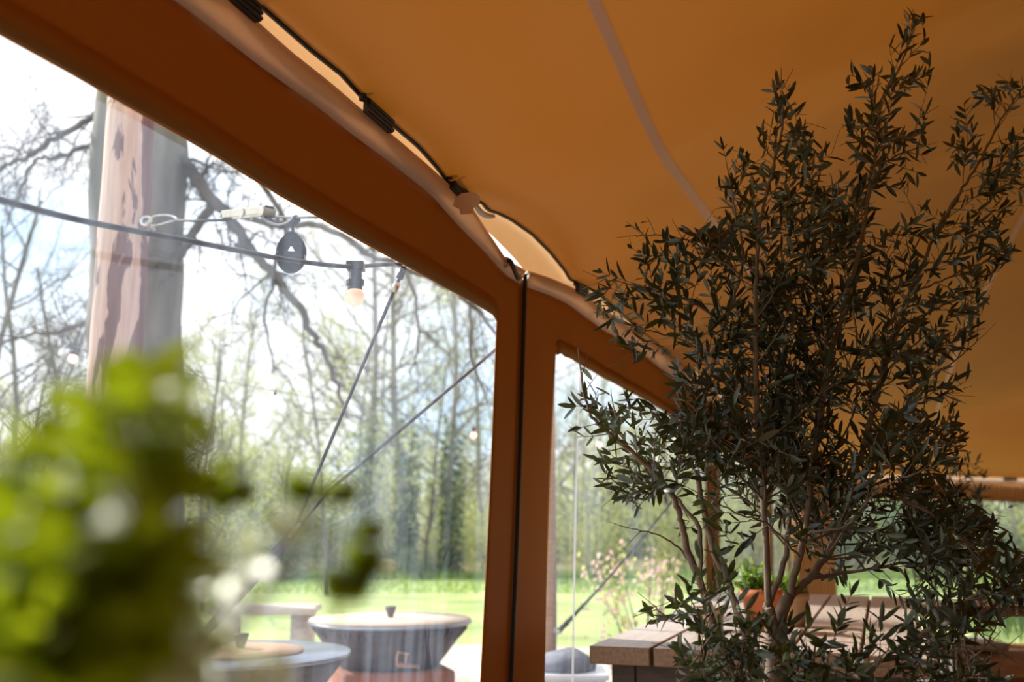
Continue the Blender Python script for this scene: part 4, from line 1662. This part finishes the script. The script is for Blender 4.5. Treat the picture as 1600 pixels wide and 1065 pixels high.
for sg in (-1, 1):
    bk.box(k1 + Vector((sg * .018, 0, 0)), (.004, .02, .12), (Vector((1, 0, 0)), gd.cross(Vector((1, 0, 0))).normalized(), gd))
bk.tube([k1 + Vector((-.025, 0, 0)) + gd * .04, k1 + Vector((.025, 0, 0)) + gd * .04], .014, 10)
bk.tube([k1 + Vector((-.025, 0, 0)) - gd * .04, k1 + Vector((.025, 0, 0)) - gd * .04], .010, 10)
part('buckle', bk, M['steel'], gs, False, label='shiny ratchet buckle on the strap')
part('ground_peg', MB().tube([ground_anchor + Vector((0, 0, -.15)), ground_anchor + Vector((0, 0, .10))], .012, 8), M['steel'], gs)


# round outdoor griddles
def griddle(c, Rm, label, covered):
    o = thing('fire_griddle', (c.x, c.y, .012), label, 'griddle')
    zt = c.z
    bowl = MB().lathe([(.26 * Rm / .5, zt - .29), (.30 * Rm / .5, zt - .265), (.47 * Rm / .5, zt - .045), (.485 * Rm / .5, zt - .02), (.44 * Rm / .5, zt - .025), (.25 * Rm / .5, zt - .25), (.02, zt - .26)], (c.x, c.y, 0), 64)
    part('bowl', bowl, M['castiron'], o)
    part('plate', MB().lathe([(.20 * Rm / .5, zt - .018), (Rm, zt - .018), (Rm * 1.004, zt - .010), (Rm, zt), (.22 * Rm / .5, zt - .002)], (c.x, c.y, 0), 72), M['bluesteel'], o, label='blued steel cooking ring')
    lr = .985 * Rm if covered else .57 * Rm
    part('lid', MB().lathe([(lr, zt + .001), (lr * 1.003, zt + .006), (lr, zt + .011), (lr * .5, zt + .014), (.01, zt + .016)], (c.x, c.y, 0), 64), M['lid' if covered else 'rustlid'], o, label='flat tan lid')
    part('lid_knob', MB().lathe([(.012, zt + .012), (.018, zt + .02), (.036, zt + .075), (.033, zt + .082), (.006, zt + .083)], (c.x, c.y, 0), 20), M['darkwood'], o)
    if covered:
        bevel(part('base', MB().box((c.x, c.y, (zt - .27) / 2 + .006), (.66, .66, zt - .282), (Vector((.95, .31, 0)), Vector((-.31, .95, 0)), Vector((0, 0, 1)))), M['rust'], o, False, label='rusted steel box base'), .012)
    else:
        part('base', MB().lathe([(.27, .012), (.25, zt - .27)], (c.x, c.y, 0), 40), M['rust'], o, label='rusted steel drum base')
    return o


GR = at(610, 968, 6.35)
GL = at(375, 1018, 4.74)
go1 = griddle(GR, .5, 'round steel griddle with full tan lid on a rusty box base', True)
go2 = griddle(GL, .5, 'round blue-grey griddle with small centre lid beside the strap bundle', False)
# soot drips under the rim of the right griddle, and its bare-metal mark
dr = MB()
rnd = random.Random(4)
for k in range(46):
    a = -math.pi / 2 + rnd.uniform(-1.0, 1.5)
    L = rnd.uniform(.015, .07)
    for zz in (0,):
        r0_, r1_ = .474, .474 - L * .75
        p0 = Vector((GR.x + r0_ * math.cos(a), GR.y + r0_ * math.sin(a), GR.z - .04))
        p1 = Vector((GR.x + r1_ * math.cos(a), GR.y + r1_ * math.sin(a), GR.z - .04 - L))
        dr.tube([p0, p0.lerp(p1, .6), p1], [.007, .006, .003], 5)
part('soot_drips', dr, M['castiron'], go1)
mk = MB()


def bowl_pt(px, py):
    d = ray(px, py)
    best = None
    for i in range(400):
        k = (GR.y - .55 + .5 * i / 400) / d.y
        p = Vector((0, 0, CAM_H)) + d * k
        rr_ = math.hypot(p.x - GR.x, p.y - GR.y)
        h = GR.z - p.z
        rs_ = interp([(.02, .485), (.045, .47), (.265, .30), (.29, .26)], h)
        if rr_ <= rs_ + .006:
            return p
    return Vector((0, 0, CAM_H)) + d * (GR.y / d.y)


for seg in ([(631, 1020), (622, 1018), (620, 1027), (620, 1038), (624, 1041)], [(629, 1020), (640, 1021)], [(635, 1021), (634, 1031), (634, 1041)], [(620, 1039), (630, 1041), (642, 1041), (655, 1044)],
            [(625, 1040), (626, 1035)], [(629, 1041), (630, 1036)], [(639, 1041), (640, 1037)], [(644, 1042), (645, 1038)], [(648, 1043), (649, 1038)], [(653, 1044), (653, 1039)]):
    mk.tube([bowl_pt(*p) for p in seg], .0055, 6)
part('logo', mk, M['copper'], go1, label='bare-metal maker mark with bracket strokes and drips on the bowl')


# rustic tables on the lawn
def rustic_table(pl, pr, py, Y, ztop_px, thick, depth, label, leg_in=.12):
    a, b = at(pl, py, Y), at(pr, py, Y)
    zt = a.z
    o = thing('rustic_table', ((a.x + b.x) / 2, Y, 0), label, 'table')
    for k in range(3):
        yy = Y + depth * (k - 1) / 3
        mb = MB().box(((a.x + b.x) / 2 + random.uniform(-.03, .03), yy, zt - thick / 2), (b.x - a.x, depth / 3 - .015, thick))
        bevel(part('plank', mb, M['oldwood'], o, False), .012)
    for x in (a.x + leg_in, b.x - leg_in):
        lgm = MB().tube([Vector((x, Y, 0)), Vector((x, Y, zt - thick))], [.11, .10], 10)
        part('leg', lgm, M['oldwood'], o)
    return o


rustic_table(335, 497, 946, 8.6, 0, .05, .6, 'weathered plank table on the lawn behind the two griddles')
rustic_table(-210, 115, 968, 6.6, 0, .075, .5, 'thick weathered plank bench at the left edge behind the fern', .3)

# second pole outside the right-hand window with hook and chain
p2b, p2t = at(857, 1040, 6.2), at(857, 600, 6.2)
pole2 = thing('log_pole', (p2b.x, p2b.y, 0), 'slim tan wooden pole outside, just right of the canvas post', 'pole')
part('shaft', MB().tube([Vector((p2b.x - .03, 6.2, 0)), Vector((p2b.x, 6.2, .9)), Vector((p2b.x + .01, 6.2, 1.6)), Vector((p2b.x + .015, 6.2, 2.7))], [.062, .052, .042, .036], 16), M['tanwood'], pole2)
e2 = at(871, 985, 6.12)
part('eye_bolt', MB().torus(e2, Vector((1, 0, 0)), Vector((0, 0, 1)), .016, .006, 14, 6), M['steel'], pole2)
tr_ = thing('tie_rope', e2, 'dark frayed rope from the slim outside pole up to the tent roof', 'rope')
rp_ = smooth_path([at(875, 984, 6.12), at(905, 952, 6.1), at(960, 892, 6.05), at(1060, 770, 5.95), at(1150, 640, 5.9)], 8)
part('rope', MB().tube(rp_, [.016 - .010 * min(1, i / 14) for i in range(len(rp_))], 7), M['rope'], tr_)
fz = MB()
for i in range(60):
    k = random.random() ** 1.4 * 14
    p = rp_[int(k)].lerp(rp_[int(k) + 1], k % 1)
    fz.tube([p, p + rvec(.03)], [.003, .001], 3)
part('frayed_strands', fz, M['rope'], tr_, kind='stuff')
# white crate with a dark bundle, and an added pink shrub standing in for reflections on the vinyl
cb = at(885, 1052, 6.0)
wc = thing('white_crate', (cb.x, cb.y, 0), 'white painted crate outside at the foot of the slim pole', 'crate')
bevel(part('body', MB().box((cb.x, cb.y, cb.z / 2), (.42, .42, cb.z)), M['whitepaint'], wc, False), .012)
bevel(part('lid', MB().box((cb.x, cb.y, cb.z + .008), (.45, .45, .03)), M['whitepaint'], wc, False), .006)
bu = MB().lathe([(.02, .0), (.17, .0), (.18, .04), (.14, .08), (.06, .11), (.01, .115)], (cb.x - .01, cb.y, cb.z + .024), 24)
bu.v = [(x + .03 * noise.noise((x * 9, y * 9, z * 9)), y, z + .02 * noise.noise((x * 14, y * 14, z * 5))) for x, y, z in bu.v]
tag(part('tarpaulin_bundle', bu, M['grey'], None), 'dark blue-grey bundle lying on the white crate', 'bundle')
fs = thing('reflection_shrub', (at(1010, 960, 8.5).x, 8.5, 0), 'pink shrub added outside the right window in place of vinyl reflections', 'shrub')
st, lf, bl = MB(), MB(), MB()
for k in range(18):
    a = random.uniform(0, 6.28)
    e = Vector((fs.location.x + math.cos(a) * random.uniform(.1, .5), 8.5 + math.sin(a) * .3, random.uniform(.5, 1.25)))
    st.tube([Vector((fs.location.x, 8.5, 0)), (Vector((fs.location.x, 8.5, 0)) + e) / 2 + rvec(.06), e], [.012, .008, .004], 4)
    for _ in range(24):
        q = e + rvec(random.uniform(.03, .22))
        d = rvec()
        (bl if random.random() < .55 else lf).card(q, d, d.orthogonal().normalized(), .06, .045)
part('stems', st, M['twig'], fs)
part('foliage', lf, M['spring'], fs, False, kind='stuff')
part('reflection_blossom', bl, M['reflection_blossom'], fs, False, kind='stuff')

# ================================================================== FURNITURE UNDER THE ROOF
UP3 = Vector((0, 0, 1))


def plank_table(origin, dl, dw, length, widths, ztop, thick, label, top_m='wood', leg=.08):
    """planks run along dl from the near end; widths go along dw"""
    o = thing('bar_table', (origin.x, origin.y, .03), label, 'table')
    u = 0
    for w_ in widths:
        c = origin + dl * length / 2 + dw * (u + w_ / 2)
        c.z = ztop - thick / 2
        mb = MB().box((0, 0, 0), (length, w_ - .012, thick))
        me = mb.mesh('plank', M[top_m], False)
        me.materials.append(M['woodlit'])
        me.polygons[1].material_index = 1  # top face takes the colour with the sun painted in
        q = link('plank', me, o)
        q.matrix_basis = Matrix.Translation(c - o.location) @ Matrix((dl, dw, UP3)).transposed().to_4x4()
        bevel(q, .004)
        u += w_
    for f in (.12, length - .12):
        for e in (.10, u - .10):
            c = origin + dl * f + dw * e
            c.z = (ztop - thick) / 2 + .015
            bevel(part('leg', MB().box(c, (leg, leg, ztop - thick - .03), (dl, dw, UP3)), M['darkwood'], o, False), .004)
        c = origin + dl * f + dw * u / 2
        c.z = ztop - thick - .045
        part('crossbar', MB().box(c, (.06, u - .12, .08), (dl, dw, UP3)), M['darkwood'], o, False)
    return o


TZ = 1.12
ta = at_z(918, 1008, TZ)
plank_table(ta, W, FD, 3.0, (.215, .215, .215, .215, .215), TZ, .058, 'oiled plank bar table beside the window wall, behind the olive')


def pot_plant(c, r, h, m, label, plant):
    o = thing('potted_herb' if plant else 'plant_pot', c, label, 'plant' if plant else 'pot')
    part('pot', MB().lathe([(r * .70, 0), (r * .92, h * .78), (r * 1.02, h * .78), (r * 1.05, h), (r * .93, h), (r * .9, h * .85)], c, 28), M[m], o)
    part('soil', MB().lathe([(r * .9, h * .86), (r * .4, h * .88), (.002, h * .88)], c, 16), M['soil'], o)
    if plant:
        mb, stt = MB(), MB()
        for k in range(16):
            b_ = c + Vector((random.gauss(0, r * .3), random.gauss(0, r * .3), h * .86))
            e = b_ + Vector((random.gauss(0, r * .6), random.gauss(0, r * .6), random.uniform(.05, plant)))
            stt.tube([b_, e], [.0025, .001], 4)
            for _ in range(7):
                mb.leaf(b_.lerp(e, random.uniform(.3, 1)), (rvec() + UP3 * .4).normalized(), rvec(), random.uniform(.03, .055), .022)
        part('stems', stt, M['fernstem'], o)
        part('leaves', mb, M['herb'], o, kind='stuff')
    return o


pot_plant(at_z(1192, 985, TZ), .078, .155, 'terracotta', 'orange terracotta pot with green herb on the plank bar table', .12)
pot_plant(at_z(1108, 984, TZ), .065, .085, 'tanpot', 'low tan planter on the bar table left of the terracotta pot', 0)
pot_plant(at_z(1238, 978, TZ), .07, .13, 'tanpot', 'tan pot on the bar table right of the terracotta pot', .06)

# far bar table on the right
ta2 = at_z(1290, 948, 1.09)
plank_table(ta2, Vector((1, 0, 0)), Vector((0, 1, 0)), 2.6, (.19, .19, .19), 1.09, .05, 'long dark-edged bar table in front of the far end windows')


# bench with two pale boards
def bench(px0, px1, py, z, label):
    a, b = at_z(px0, py, z), at_z(px1, py, z)
    o = thing('bench', ((a.x + b.x) / 2, a.y, .03), label, 'bench')
    L = b.x - a.x
    for k in range(2):
        bevel(part('board', MB().box(((a.x + b.x) / 2, a.y + .09 + .2 * k, z - .02), (L, .18, .04)), M['pad'], o, False), .008)
    for x in (a.x + .12, b.x - .12):
        for y in (a.y + .04, a.y + .34):
            part('leg', MB().box((x, y, z / 2 - .005), (.05, .05, z - .07)), M['darkwood'], o, False)
    return o


bench(1390, 1577, 1004, .88, 'pale board bench beneath the far bar table, upper of the two')
bench(1380, 1573, 1018, .80, 'pale board bench nearer the olive, lower of the two')

# slatted wooden crate at the lower right corner
c0 = at_z(1545, 1036, .80)
cr = thing('slatted_crate', (c0.x + .3, c0.y + .2, .03), 'tan slatted wooden crate at the lower right corner', 'crate')
for x in (0, .56):
    for y in (0, .36):
        part('post', MB().box((c0.x + x + .02, c0.y + y + .02, .415), (.045, .045, .77)), M['tanwood'], cr, False)
for k in range(6):
    part('slat', MB().box((c0.x + .30, c0.y - .005, .10 + k * .135), (.60, .02, .095)), M['tanwood'], cr, False)
    part('slat', MB().box((c0.x + .30, c0.y + .405, .10 + k * .135), (.60, .02, .095)), M['tanwood'], cr, False)
for k in range(4):
    part('slat', MB().box((c0.x + .30, c0.y + .05 + k * .1, .81), (.62, .085, .02)), M['tanwood'], cr, False)

# reeds outside the far window
rd = MB()
for _ in range(900):
    p = far_pt(random.uniform(2.2, 5), 0, random.uniform(.35, .9))
    d = Vector((random.gauss(0, .15), random.gauss(0, .15), 1)).normalized()
    rd.card(p, d, rvec().cross(d).normalized(), random.uniform(.5, 1.15), .02)
tag(part('reeds', rd, M['grass'], None, False), 'tall pale grass growing outside the far end window', 'reeds', kind='stuff')
